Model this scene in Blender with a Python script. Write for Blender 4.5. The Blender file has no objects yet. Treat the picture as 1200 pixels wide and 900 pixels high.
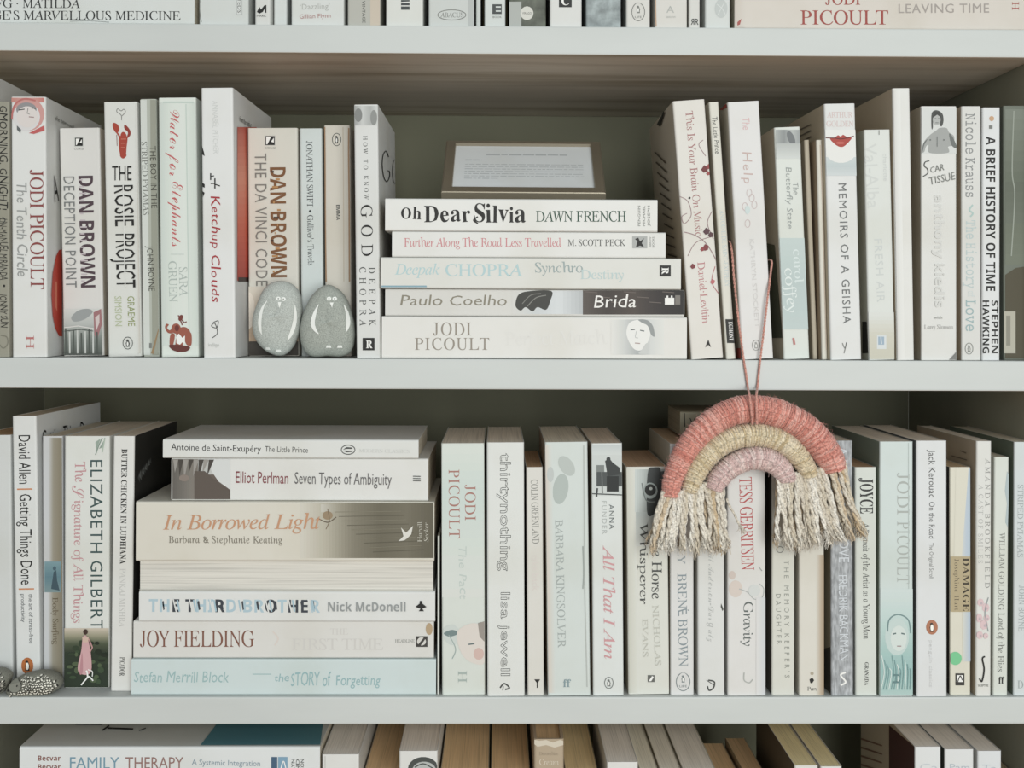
import bpy, bmesh, math, random
import numpy as np
from mathutils import Vector, Matrix
random.seed(7)
C = bpy.context.scene

# ------------------------------------------------------------------ camera, sky, light, exposure
D = 0.9                      # camera distance from the front of the shelves
FPX = 1350.0                 # focal length in pixels of a 1200x900 frame
PX0, PY0 = 600.0, 366.0      # where the level forward ray meets the picture
CAMZ = 1.30
YAW, ROLL = math.radians(0.70), math.radians(0.23)
fw = Vector((math.sin(YAW), math.cos(YAW), 0)); rt0 = Vector((math.cos(YAW), -math.sin(YAW), 0)); up0 = Vector((0, 0, 1))
rt = rt0*math.cos(ROLL) + up0*math.sin(ROLL); up = up0*math.cos(ROLL) - rt0*math.sin(ROLL)
CAM = Vector((0, -D, CAMZ))
cd = bpy.data.cameras.new('camera'); cd.sensor_width = 36; cd.lens = FPX*36/1200
cd.shift_x = 0; cd.shift_y = (PY0-450)/1200; cd.clip_start = 0.01
cam = bpy.data.objects.new('camera', cd); C.collection.objects.link(cam)
m3 = Matrix((rt, up, -fw)).transposed()
cam.matrix_world = Matrix.Translation(CAM) @ m3.to_4x4()
C.camera = cam

world = bpy.data.worlds.new('daylight'); C.world = world; world.use_nodes = True
bg = world.node_tree.nodes['Background']; bg.inputs[0].default_value = (0.90, 0.97, 1.0, 1); bg.inputs[1].default_value = 0.42
def area(name, loc, target, sx, sy, power, col):
    l = bpy.data.lights.new(name, 'AREA'); l.shape = 'RECTANGLE'; l.size = sx; l.size_y = sy; l.energy = power; l.color = col
    o = bpy.data.objects.new(name, l); C.collection.objects.link(o); o.location = loc
    o.rotation_euler = (Vector(target)-Vector(loc)).to_track_quat('-Z', 'Y').to_euler(); return o
area('window_light', (0.58, -2.5, 1.42), (-0.05, 0, 1.22), 1.4, 1.5, 53, (0.985, 1.0, 0.965))
C.view_settings.view_transform = 'Standard'; C.view_settings.look = 'None'
C.view_settings.exposure = 0.0; C.view_settings.gamma = 1.0
C.view_settings.use_curve_mapping = False

# ------------------------------------------------------------------ rays
def ray(px, py): return (rt*(px-PX0) + up*(PY0-py) + fw*FPX)
def P(px, py, Y=0.0):
    r = ray(px, py); t = (Y-CAM.y)/r.y
    return CAM + r*t
def PZ(px, Y, z):
    py = 400.0
    for _ in range(6):
        p = P(px, py, Y); q = P(px, py+1, Y); py += (z-p.z)/(q.z-p.z)
    return P(px, py, Y)

# ------------------------------------------------------------------ materials
def lin(c): return tuple(((v/255)/12.92 if v/255 <= .04045 else ((v/255+.055)/1.055)**2.4) for v in c)
MATS = {}
def mat(kind, col, rough=.55, **k):
    key = (kind, tuple(col), rough, tuple(sorted(k.items())))
    if key in MATS: return MATS[key]
    m = bpy.data.materials.new(kind); m.use_nodes = True; nt = m.node_tree; N = nt.nodes; L = nt.links
    b = N['Principled BSDF']; b.inputs['Roughness'].default_value = rough
    c = lin(col); b.inputs['Base Color'].default_value = (*c, 1)
    b.inputs['Specular IOR Level'].default_value = k.get('spec', .35)
    b.inputs['Metallic'].default_value = k.get('metal', 0)
    def noise(scale, vec=None, detail=3, sx=None):
        n = N.new('ShaderNodeTexNoise'); n.inputs['Scale'].default_value = scale; n.inputs['Detail'].default_value = detail
        tc = N.new('ShaderNodeTexCoord'); mp = N.new('ShaderNodeMapping'); L.new(tc.outputs['Object'], mp.inputs[0])
        if sx: mp.inputs['Scale'].default_value = sx
        L.new(mp.outputs[0], n.inputs['Vector']); return n
    def ramp(n, stops):
        r = N.new('ShaderNodeValToRGB'); e = r.color_ramp.elements
        e[0].position, e[0].color = stops[0][0], (*stops[0][1], 1); e[1].position, e[1].color = stops[-1][0], (*stops[-1][1], 1)
        for p, q in stops[1:-1]:
            x = e.new(p); x.color = (*q, 1)
        L.new(n.outputs['Fac'], r.inputs[0]); return r
    def sc(f): return tuple(min(1, v*f) for v in c)
    def bump(n, s, d=.001):
        u = N.new('ShaderNodeBump'); u.inputs['Strength'].default_value = s; u.inputs['Distance'].default_value = d
        L.new(n.outputs['Fac'], u.inputs['Height']); L.new(u.outputs[0], b.inputs['Normal'])
    if kind == 'cover_card':
        n = noise(14, detail=5); r = ramp(n, [(.3, (c[0]*.93, c[1]*.92, c[2]*.89)), (.5, c), (.75, sc(1.03))])
        L.new(r.outputs[0], b.inputs['Base Color'])
        bump(noise(60, sx=(1.5, 1.5, .35)), .12, .0006)
    elif kind == 'page_edges':
        n = noise(900, sx=(1, .012, .012), detail=2); r = ramp(n, [(.3, sc(.78)), (.5, sc(.97)), (.7, sc(1.05))])
        L.new(r.outputs[0], b.inputs['Base Color']); bump(n, .35, .0006)
    elif kind == 'painted_wood':
        n = noise(7, sx=(1, 4, 4), detail=6); r = ramp(n, [(.3, sc(.95)), (.6, c)])
        L.new(r.outputs[0], b.inputs['Base Color']); bump(noise(40, sx=(.3, 3, 3)), .10, .001)
    elif kind == 'streaky_wood':
        n = noise(9, sx=(.35, 5, 5), detail=7); r = ramp(n, [(.3, (c[0]*.66, c[1]*.62, c[2]*.55)), (.5, c), (.7, sc(1.12))])
        L.new(r.outputs[0], b.inputs['Base Color']); bump(noise(40, sx=(.3, 3, 3)), .15, .001)
    elif kind == 'stone':
        n = noise(1400, detail=2); r = ramp(n, [(.33, sc(.74)), (.5, c), (.67, sc(1.22))])
        L.new(r.outputs[0], b.inputs['Base Color']); bump(n, .25, .0004)
    elif kind == 'yarn':
        n = noise(700, detail=4); r = ramp(n, [(.32, sc(.62)), (.5, c), (.68, sc(1.25))])
        L.new(r.outputs[0], b.inputs['Base Color']); bump(n, .5, .0006)
        b.inputs['Sheen Weight'].default_value = .25
    elif kind == 'floor_boards':
        n = noise(3, sx=(1, 12, 1), detail=5); r = ramp(n, [(.3, sc(.7)), (.7, sc(1.1))])
        L.new(r.outputs[0], b.inputs['Base Color'])
    elif kind == 'denim_weave':
        n = noise(500, sx=(1, 1, .25), detail=2); r = ramp(n, [(.35, sc(.72)), (.5, c), (.68, sc(1.4))])
        L.new(r.outputs[0], b.inputs['Base Color'])
    elif kind == 'mottled_card':
        n = noise(110, detail=6); r = ramp(n, [(.3, sc(.6)), (.5, c), (.68, sc(1.45))])
        L.new(r.outputs[0], b.inputs['Base Color'])
    elif kind == 'ink':
        b.inputs['Specular IOR Level'].default_value = .35
    MATS[key] = m
    return m
def fade(c):                                                        # printed colours are a little faded
    l = .3*c[0]+.6*c[1]+.1*c[2]; return tuple(round(v*.86+l*.14) for v in c)
INK = lambda c: mat('ink', fade(c), .55)

# ------------------------------------------------------------------ object helpers
def link_mesh(name, verts, faces, mats, midx=None, parent=None, smooth=False, loc=None, M=None):
    me = bpy.data.meshes.new(name); me.from_pydata([tuple(v) for v in verts], [], faces); 
    for m in mats: me.materials.append(m)
    if midx is not None: me.polygons.foreach_set('material_index', midx)
    if smooth: me.polygons.foreach_set('use_smooth', [True]*len(me.polygons))
    me.update()
    o = bpy.data.objects.new(name, me); C.collection.objects.link(o)
    if parent: o.parent = parent
    if M is not None: o.matrix_world = M
    if loc is not None: o.location = loc
    return o
def empty(name, M, label, cat, group=None):
    o = bpy.data.objects.new(name, None); C.collection.objects.link(o); o.matrix_world = M; o.empty_display_size = .02
    o['label'] = label; o['category'] = cat
    if group: o['group'] = group
    return o
def box_bm(bm, lo, hi, bev=0):
    r = bmesh.ops.create_cube(bm, size=1)
    for v in r['verts']: v.co = Vector([lo[i] + (v.co[i]+.5)*(hi[i]-lo[i]) for i in range(3)])
    if bev:
        es = list({e for v in r['verts'] for e in v.link_edges})
        bmesh.ops.bevel(bm, geom=es, offset=bev, segments=2, affect='EDGES', profile=.6)
def bm_obj(name, bm, m, parent=None, smooth=False):
    me = bpy.data.meshes.new(name); bm.to_mesh(me); bm.free(); me.materials.append(m)
    if smooth: me.polygons.foreach_set('use_smooth', [True]*len(me.polygons))
    o = bpy.data.objects.new(name, me); C.collection.objects.link(o)
    if parent: o.parent = parent
    return o

# ------------------------------------------------------------------ lettering: glyph outlines laid flat as printed ink
STY = {'s': (None, 0), 'sb': (0x1D5D4, 0x1D5EE), 'r': (0x1D434, 0x1D44E), 'i': (0x1D434, 0x1D44E), 'rb': (0x1D400, 0x1D41A),
       'bi': (0x1D468, 0x1D482), 'sc': (0x1D49C, 0x1D4B6), 't': (0x1D670, 0x1D68A), 'h': (None, 0), 'o': (None, 0)}
def uni(st, ch):
    u, l = STY[st]
    if u is None: return ch
    if 'A' <= ch <= 'Z':
        c = u+ord(ch)-65; return chr({0x1D49D: 0x212C, 0x1D4A0: 0x2130, 0x1D4A1: 0x2131, 0x1D4A3: 0x210B, 0x1D4A4: 0x2110, 0x1D4A7: 0x2112, 0x1D4A8: 0x2133, 0x1D4AD: 0x211B}.get(c, c))
    if 'a' <= ch <= 'z':
        c = l+ord(ch)-97; c = {0x1D4BA: 0x212F, 0x1D4BC: 0x210A, 0x1D4C4: 0x2134}.get(c, c); return chr(0x210E if c == 0x1D455 else c)
    return ch
tcu = bpy.data.curves.new('lettering', 'FONT'); tcu.size = 1; tcu.resolution_u = 2
tob = bpy.data.objects.new('lettering', tcu); C.collection.objects.link(tob)
def outline_of(s, outline=False):
    tcu.body = s
    if outline: tcu.fill_mode = 'NONE'; tcu.bevel_depth = .011; tcu.bevel_resolution = 0
    else: tcu.fill_mode = 'FRONT'; tcu.bevel_depth = 0
    dg = bpy.context.evaluated_depsgraph_get(); dg.update()
    me = bpy.data.meshes.new_from_object(tob.evaluated_get(dg))
    v = np.array([(q.co.x, q.co.y) for q in me.vertices]).reshape(-1, 2); f = [tuple(p.vertices) for p in me.polygons]
    bpy.data.meshes.remove(me); return v, f
HH = outline_of('HH')[0][:, 0].max()
GL, CAPS = {}, {}
def glyph(st, ch):
    k = (st, ch)
    if k not in GL:
        g = uni(st, ch)
        v, f = outline_of(g, st == 'o') if ch != ' ' else (np.zeros((0, 2)), [])
        adv = outline_of('H'+g+'H')[0][:, 0].max()-HH
        v = v.copy()
        if st == 'r' and len(v): v[:, 0] -= v[:, 1]*.27
        if st == 'h' and len(v): v[:, 0] += v[:, 1]*.12
        GL[k] = (v, f, adv)
    return GL[k]
def cap(st):
    if st not in CAPS: CAPS[st] = glyph(st, 'H')[0][:, 1].max()
    return CAPS[st]
def layout(s, st, track=0.0, jit=0.0, who=None):
    rnd = random.Random(len(s)*31+ord(s[0]))
    V, F, x, n, gi = [], [], 0.0, 0, 0
    for ch in s:
        v, f, a = glyph(st, ch)
        if len(v):
            w = v.copy()
            if jit:
                an = rnd.uniform(-1, 1)*jit*.35; sc = 1+rnd.uniform(-1, 1)*jit*.5; cx = a/2
                w[:, 0] -= cx; w = w*sc; ca, sa = math.cos(an), math.sin(an)
                w = np.stack([w[:, 0]*ca-w[:, 1]*sa+cx, w[:, 0]*sa+w[:, 1]*ca+rnd.uniform(-1, 1)*jit*.12], 1)
            w[:, 0] += x; V.append(w); F += [tuple(i+n for i in q) for q in f]; n += len(w)
        if who is not None and len(v): who.extend([gi]*len(f))
        gi += 1
        x += a*(.93 if st in ('r', 'i') else 1)+track
    return np.concatenate(V), F

# ------------------------------------------------------------------ a sheet of printed ink on one face of a solid
class Printed:
    """collects flat ink shapes, given by points of a face, into one child mesh per printed part"""
    def initp(self): self.ink = {}; self.layer = 0
    def put(self, name, face, pts, faces, col):
        self.layer += 1
        off = .00010+.00003*self.layer
        self.ink.setdefault((name, face), []).append(([self.surf(face, a, b, off) for a, b in pts], [tuple(f) for f in faces], INK(col)))
    def T(self, s, st, col, p0, p1, h, name='title', face='F', track=0.0, jit=None, cols=None):
        if jit is None: jit = .22 if st == 'h' else 0
        who = [] if cols else None; v, f = layout(s, st, track, jit, who)
        a, b = Vector(self.loc(face, *p0)), Vector(self.loc(face, *p1)); L = (b-a).length; e = (b-a)/L; u = Vector((-e.y, e.x))
        hh = self.plen(face, p0, h); x0, x1 = v[:, 0].min(), v[:, 0].max(); c = cap(st)
        sx, sy = L/(x1-x0), hh/c
        pts = [a + e*((x-x0)*sx) + u*((y-c/2)*sy) for x, y in v]
        if not cols: self.put(name, face, pts, f, col); return
        for q, c_ in enumerate((col,)+tuple(cols[1:])):
            ff = [g for g, w in zip(f, who) if int(cols[0][w]) == q]
            if ff: self.put(name, face, pts, ff, c_); self.layer -= 1
    def plen(self, face, p, h):
        a, b = Vector(self.loc(face, *p)), Vector(self.loc(face, p[0]+1, p[1])); d = Vector(self.loc(face, p[0], p[1]+1))
        return h*math.sqrt((b-a).length*(d-a).length) if face != 'F' else h*(b-a).length
    def G(self, col, pts, name='cover_picture_or_shade', face='F'):
        q = [self.loc(face, *p) for p in pts]; self.put(name, face, q, [tuple(range(len(q)))], col)
    def GS(self, col, pts, name='cover_picture_or_shade', face='F', n=5):
        out = []; m = len(pts)                                      # the same with a rounded outline
        for i in range(m):
            a, b, c, d = pts[i-1], pts[i], pts[(i+1) % m], pts[(i+2) % m]
            for k in range(n):
                t = k/n; out.append(tuple(.5*(2*b[j]+(-a[j]+c[j])*t+(2*a[j]-5*b[j]+4*c[j]-d[j])*t*t+(-a[j]+3*b[j]-3*c[j]+d[j])*t**3) for j in (0, 1)))
        self.G(col, out, name, face)
    def R(self, col, x0, y0, x1, y1, name='cover_picture_or_shade', face='F', sh=0):
        self.G(col, [(x0, y0), (x1, y0), (x1+sh, y1), (x0+sh, y1)], name, face)
    def GR(self, cols, x0, y0, x1, y1, name='cover_picture_or_shade', face='F', n=8, vert=True, sh=0):
        """printed tint running through the listed colours"""
        n *= 3
        for i in range(n):
            t = (i+.5)/n*(len(cols)-1); k = min(int(t), len(cols)-2); q = t-k
            c = tuple(round(cols[k][j]*(1-q)+cols[k+1][j]*q) for j in range(3)); f0, f1 = i/n, (i+1)/n
            if vert: self.G(c, [(x0+sh*f0, y0+(y1-y0)*f0), (x1+sh*f0, y0+(y1-y0)*f0), (x1+sh*f1, y0+(y1-y0)*f1), (x0+sh*f1, y0+(y1-y0)*f1)], name, face)
            else: self.G(c, [(x0+(x1-x0)*f0, y0), (x0+(x1-x0)*f1, y0), (x0+(x1-x0)*f1+sh, y1), (x0+(x1-x0)*f0+sh, y1)], name, face)
            self.layer -= 1
        self.layer += 1
    def E(self, col, cx, cy, rx, ry, name='cover_picture_or_shade', face='F', n=22, rot=0):
        c, s = math.cos(rot), math.sin(rot)
        self.G(col, [(cx+rx*math.cos(a)*c-ry*math.sin(a)*s, cy+rx*math.cos(a)*s+ry*math.sin(a)*c) for a in [i*2*math.pi/n for i in range(n)]], name, face)
    def RING(self, col, cx, cy, rx, ry, w=.8, name='publisher_logo', face='F'):
        self.S(col, [(cx+rx*math.cos(i*math.pi/12), cy+ry*math.sin(i*math.pi/12)) for i in range(25)], w, name, face)
    def S(self, col, pts, w=1.0, name='cover_picture_or_shade', face='F', taper=False):
        """drawn line"""
        q = [Vector(p) for p in pts]; vs = []; n = len(q)
        for i, p in enumerate(q):
            d = (q[min(i+1, n-1)]-q[max(i-1, 0)]); d = d.normalized() if d.length else Vector((1, 0)); nn = Vector((-d.y, d.x))
            k = w/2*(math.sin(math.pi*(i+.35)/(n-.3)) if taper else 1)
            vs += [p+nn*k, p-nn*k]
        self.put(name, face, [self.loc(face, *p) for p in vs], [(2*i, 2*i+1, 2*i+3, 2*i+2) for i in range(n-1)], col)
    def CV(self, col, pts, w=1.0, name='cover_picture_or_shade', face='F', taper=False, n=7):
        """smooth drawn line through the points"""
        out = []; q = [pts[0]]+list(pts)+[pts[-1]]
        for i in range(1, len(q)-2):
            a, b, c, d = q[i-1], q[i], q[i+1], q[i+2]
            for k in range(n):
                t = k/n
                out.append(tuple(.5*((2*b[j])+(-a[j]+c[j])*t+(2*a[j]-5*b[j]+4*c[j]-d[j])*t*t+(-a[j]+3*b[j]-3*c[j]+d[j])*t**3) for j in (0, 1)))
        out.append(tuple(pts[-1])); self.S(col, out, w, name, face, taper)
    def penguin(self, cx, cy, rx, ry, ring=(70, 75, 72), fill=None, body=(60, 62, 60)):
        if fill: self.E(fill, cx, cy, rx, ry, 'publisher_logo')
        else: self.RING(ring, cx, cy, rx, ry, max(.8, rx*.1))
        w = .42*rx; h = .62*ry
        self.G(body, [(cx-w*.35, cy-h), (cx+w*.25, cy-h*.95), (cx+w*.5, cy-h*.6), (cx+w, cy+h*.1), (cx+w*.8, cy+h*.55), (cx+w*.9, cy+h), (cx-w*.9, cy+h), (cx-w*.75, cy+h*.5), (cx-w, cy), (cx-w*.45, cy-h*.45), (cx-w*.9, cy-h*.75)], 'publisher_logo')
        if not fill: self.E((225, 225, 220), cx-.02*rx, cy+h*.2, w*.45, h*.55, 'publisher_logo')
        else: self.E((240, 238, 230), cx, cy+h*.12, w*.62, h*.72, 'publisher_logo')
    def flush(self):
        for (name, face), puts in self.ink.items():
            puts = [(min(p[2] for p in q[0]), max(p[2] for p in q[0]), q) for q in puts]; puts.sort(key=lambda t: t[0])
            runs = []                                               # prints far apart on the spine are parts of their own
            for lo, hi, q in puts:
                if runs and lo-runs[-1][0] < .016: runs[-1][0] = max(runs[-1][0], hi); runs[-1][1].append(q)
                else: runs.append([hi, [q]])
            for _, run in runs:
                vs, fs, mi, ms = [], [], [], []
                for v, f, m in run:
                    if m not in ms: ms.append(m)
                    n = len(vs); vs += v; fs += [tuple(i+n for i in g) for g in f]; mi += [ms.index(m)]*len(f)
                link_mesh(name, vs, fs, ms, mi, self.root)

# ------------------------------------------------------------------ books
class Book(Printed):
    def __init__(s, w, h, d, M, col, label, group, name, side=None, pages=(205, 196, 178), hard=False, bulge=0.0, surface='cover_card', open_front=False, round_=None):
        s.initp(); s.w, s.h, s.d, s.M, s.bulge = w, h, d, M, bulge; s.Mi = M.inverted()
        s.root = empty(name, M, label, 'book', group)
        t = .0022 if hard else .0005
        r = round_ if round_ is not None else (.0016 if not hard else .0022); r = min(r, w*.35)
        hw = w/2; prof = []
        s.flip = open_front
        s.o = None
        # outer outline of the cover: back edge of one board, round the spine, to the back edge of the other
        ns = 4
        prof.append((-hw, d)); 
        for i in range(ns+1):
            a = math.pi/2*i/ns; prof.append((-hw+r-r*math.cos(a), s.front(-hw+r-r*math.cos(a))+r-r*math.sin(a)))
        if bulge:
            for i in range(1, 10):
                u = -hw+r+(w-2*r)*i/10; prof.append((u, s.front(u)))
        for i in range(ns+1):
            a = math.pi/2*i/ns; prof.append((hw-r+r*math.sin(a), s.front(hw-r+r*math.sin(a))+r-r*math.cos(a)))
        prof.append((hw, d))
        inner = []
        for u, v in prof: inner.append((max(-hw+t, min(hw-t, u)), max(v, t+max(0, s.front(u)))))
        inner[0] = (-hw+t, d); inner[-1] = (hw-t, d)
        n = len(prof); V = []
        for z in (0, h):
            V += [(u, v, z) for u, v in prof]+[(u, v, z) for u, v in inner]
        F, MI = [], []
        def sidemat(i):
            if i == 0: return 1
            if i == n-2: return 2
            return 0
        for i in range(n-1):
            F.append((i, i+1, 2*n+i+1, 2*n+i)); MI.append(sidemat(i))
            F.append((n+i+1, n+i, 3*n+i, 3*n+i+1)); MI.append(3)
            F.append((i, n+i, n+i+1, i+1)); MI.append(0)
            F.append((2*n+i, 2*n+i+1, 3*n+i+1, 3*n+i)); MI.append(0)
        for i in (0, n-1):
            F.append((i, 2*n+i, 3*n+i, n+i) if i == 0 else (i, n+i, 3*n+i, 2*n+i)); MI.append(1 if i == 0 else 2)
        side = side or (col, col); side = tuple(fade(c_) for c_ in side); col = fade(col)
        ms = [mat(surface, col), mat('cover_card', side[0]), mat('cover_card', side[1]), mat('cover_card', (205, 202, 194))]
        link_mesh('cover', V, F, ms, MI, s.root)
        e = .003 if hard else .0004; e2 = .004 if hard else .0006
        bm = bmesh.new(); box_bm(bm, (-hw+t+.0001, max(t, .0012)+.0001+(max(0, s.front(hw*.9)) if bulge else 0), e), (hw-t-.0001, d-e2, h-e))
        bm_obj('pages', bm, mat('page_edges', pages, .85), s.root)
    def front(s, u):
        return s.bulge*((2*u/s.w)**2) if s.bulge else 0.0
    def loc(s, face, px, py):
        r = ray(px, py); d = (s.Mi.to_3x3() @ r); o = s.Mi @ CAM
        if face == 'F': t = -o.y/d.y; q = o+d*t; return (q.x, q.z)
        if face == 'R': t = (s.w/2-o.x)/d.x; q = o+d*t; return (q.y, q.z)
        if face == 'L': t = (-s.w/2-o.x)/d.x; q = o+d*t; return (-q.y, q.z)
    def surf(s, face, a, b, off):
        b = min(max(b, .0004), s.h-.0004); hw = s.w/2-.0003          # ink ends where its face ends
        if face == 'F': a = min(max(a, -hw), hw); return (a, s.front(a)-off, b)
        a = min(max(abs(a), .0012), s.d-.0006)*(1 if face == 'R' else -1)
        if face == 'R': return (s.w/2+off, a, b)
        return (-s.w/2-off, -a, b)
BOOKS = []
def VB(tl, tr, yt, bl, br, shelf, s, d, col, label, group, yaw=0, name='paperback_book', lift=0, **k):
    """upright book from its spine corners: top left, top right, top row, bottom left, bottom right, standing on a shelf"""
    zs = SHELF[shelf]+.0002+lift
    TL, TR, BL, BR = P(tl, yt, s), P(tr, yt, s), PZ(bl, s, zs), PZ(br, s, zs)
    phi = math.atan2(((TL.x+TR.x)-(BL.x+BR.x))/2, TL.z-zs)
    w = ((TR.x-TL.x)+(BR.x-BL.x))/2*math.cos(phi)-.0004
    cx = (BL.x+BR.x)/2
    hh = (TL.z+TR.z)/2-zs
    h = (hh-abs(math.sin(phi))*w/2)/math.cos(phi)
    z0 = zs+abs(math.sin(phi))*w/2
    M = Matrix.Translation((cx, s, z0)) @ Matrix.Rotation(math.radians(yaw), 4, 'Z').inverted() @ Matrix.Rotation(phi, 4, 'Y')
    b = Book(w, h, d, M, col, label, group, name, **k); BOOKS.append(b); return b
def HB(xl, xr, yt, z0, s, d, col, label, group, yaw=0, name='paperback_book', **k):
    """book lying flat, spine towards the room"""
    A, B_ = P(xl, yt, s), P(xr, yt, s); z1 = (A.z+B_.z)/2; th = z1-z0-.0002
    L = B_.x-A.x
    R = Matrix(((0, 0, -1), (0, 1, 0), (1, 0, 0))).to_4x4()       # spine width points up, book top to the left
    M = Matrix.Translation((B_.x, s, z0+.0001+th/2)) @ Matrix.Rotation(math.radians(yaw), 4, 'Z') @ R
    b = Book(th, L, d, M, col, label, group, name, **k); BOOKS.append(b); b.ztop = z1; return b

# ------------------------------------------------------------------ room and bookcase
zpx = lambda py: P(600, py, 0).z
TH = zpx(421)-zpx(456.5)
SHELF = {1: zpx(30.5), 2: zpx(421), 3: zpx(817)}
SHELF[4] = SHELF[3]-(SHELF[2]-SHELF[3]); SHELF[5] = SHELF[4]-.264; SHELF[6] = .08; SHELF[0] = SHELF[1]+.262; SHELF[-1] = SHELF[0]+.262
DEPTH = .285
XL, XR = P(-117, 400, 0).x, P(1216, 400, 0).x
WHITE = mat('painted_wood', (199, 203, 201), .5)
bm = bmesh.new(); box_bm(bm, (-3, -4, -.05), (3, DEPTH+.1, 0)); fl = bm_obj('floor', bm, mat('floor_boards', (150, 112, 78), .5)); fl['kind'] = 'structure'
bm = bmesh.new(); box_bm(bm, (-3, DEPTH+.02, 0), (3, DEPTH+.12, 2.7)); wl = bm_obj('wall_back', bm, mat('painted_wood', (200, 200, 192), .8)); wl['kind'] = 'structure'
case = empty('bookcase', Matrix.Translation(((XL+XR)/2, 0, 0)), 'white painted bookcase whose shelves carry all the books', 'bookcase')
cx0 = (XL+XR)/2
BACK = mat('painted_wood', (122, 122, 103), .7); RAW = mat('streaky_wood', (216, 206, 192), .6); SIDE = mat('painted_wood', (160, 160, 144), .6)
for k in (-1, 0, 1, 2, 3, 4, 5, 6):
    th = {1: zpx(30.5)-zpx(63.5), 2: TH, 3: zpx(817)-zpx(848.7)}.get(k, TH)
    bm = bmesh.new(); box_bm(bm, (XL-cx0, 0, SHELF[k]-th), (XR-cx0, DEPTH-.0005, SHELF[k]), .0012)
    o = bm_obj('shelf', bm, WHITE, case); o.data.materials.append(RAW)
    for p in o.data.polygons:
        if p.normal.z < -.9: p.material_index = 1
for x0, x1 in ((XL-.022, XL-.0002), (XR+.0002, XR+.022)):
    bm = bmesh.new(); box_bm(bm, (x0-cx0, 0, 0), (x1-cx0, DEPTH, SHELF[-1]), .0012); bm_obj('side_panel', bm, SIDE, case)
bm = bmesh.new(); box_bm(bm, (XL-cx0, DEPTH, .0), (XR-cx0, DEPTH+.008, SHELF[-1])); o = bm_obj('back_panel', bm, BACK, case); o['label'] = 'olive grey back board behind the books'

# ------------------------------------------------------------------ printed colours
BK = (28, 28, 26); DG = (70, 72, 70); MG = (120, 122, 118); LG = (172, 174, 170); PG_ = (196, 198, 194); WH = (232, 232, 228)
RED = (168, 52, 48); DRED = (120, 52, 50); PINK = (205, 138, 136); TEAL = (58, 82, 82); MINT = (168, 192, 188)
G1 = 'books on the upper shelf'; G2 = 'books on the middle shelf'; G0 = 'books on the top shelf'; G3 = 'books on the bottom shelf'
ST1 = 'books stacked flat on the upper shelf'; ST2 = 'books stacked flat on the middle shelf'
W0 = (216, 216, 212); W1 = (214, 217, 214); CR = (212, 207, 194); BL = (204, 214, 214); GR_ = (182, 184, 176)

# ================================================================== ROW 1: upper shelf
b = VB(-34, -13.5, 85, -34, -13.5, 2, .004, .145, (214, 214, 210), 'tall white book at the far left end of the upper shelf, taller than its neighbour', G1, yaw=-2.0)
b = VB(-12, 11.3, 119, -12, 11.5, 2, .004, .12, (150, 147, 132), 'grey-beige spine with black hand-drawn capitals, at the left picture edge of the upper shelf', G1, yaw=-2.0, side=((190, 186, 172), (190, 186, 172)))
b.T('GMORNING, GNIGHT!', 'h', BK, (4, 124), (4, 246), 9); b.CV(DG, [(3, 254), (6, 258), (3, 262)], 1); b.T('LIN-MANUEL MIRANDA', 'h', BK, (4, 236+20), (4.5, 328), 9, 'author_name')
b.E(BK, 5, 335, 1.2, 1.5); b.T('JONNY SUN', 'h', BK, (4, 344), (5, 384), 8, 'author_name'); b.CV((120, 118, 104), [(1, 393), (8, 395), (9, 403), (4, 408), (0, 404)], 1.2)

b = VB(12.5, 54, 113.5, 15, 55, 2, .002, .14, (216, 217, 215), 'thick white spine with dark red capitals and a hooded portrait at its top', G1, yaw=-2.0)
b.GR([(196, 128, 118), (206, 160, 150), (200, 120, 112)], 13.5, 114.5, 52, 120, n=4, vert=False)
b.E((204, 148, 142), 33, 134, 19, 19.5); b.E((210, 208, 208), 31, 137, 16, 16.5); b.E((142, 140, 142), 31, 128.5, 12, 8.5); b.E((214, 206, 202), 32, 137, 12.5, 12.5)
b.S(DG, [(22, 129), (29, 128)], 1.2); b.S(DG, [(37, 126.5), (42, 127)], 1.2); b.S((150, 120, 118), [(34, 137), (40, 137.5)], 1); b.S(MG, [(33, 127), (32, 133), (35, 134)], .7)
b.G((196, 90, 88), [(34, 156), (52, 147), (52.5, 153), (40, 157)]); b.G((96, 102, 104), [(20, 147), (25, 152), (24, 156), (20, 152)]); b.CV((190, 108, 104), [(14, 140), (17, 124), (28, 116), (42, 118)], 2)
b.T('JODI PICOULT', 'r', (140, 66, 64), (43, 199), (44, 339), 15.5, 'author_name'); b.T('The Tenth Circle', 'h', (150, 152, 150), (25.5, 214), (26.5, 324), 12, jit=.15)
b.T('H', 'r', (186, 110, 108), (35.5, 393), (35.5, 409), 9, 'publisher_logo')
b.G((198, 66, 50), [(68.5, 293), (65, 300), (61, 320), (59.5, 345), (61, 370), (64, 385), (68.5, 394), (72, 394), (72, 292)], face='R')
b.G((218, 120, 92), [(64, 330), (66, 330), (66, 365), (64, 360)], face='R')
b.T('A', 's', BK, (62, 222), (67, 220), 18, face='R'); b.T('the new novel', 'h', MG, (64, 138), (86, 149), 3, 'author_name', face='R')

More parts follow.
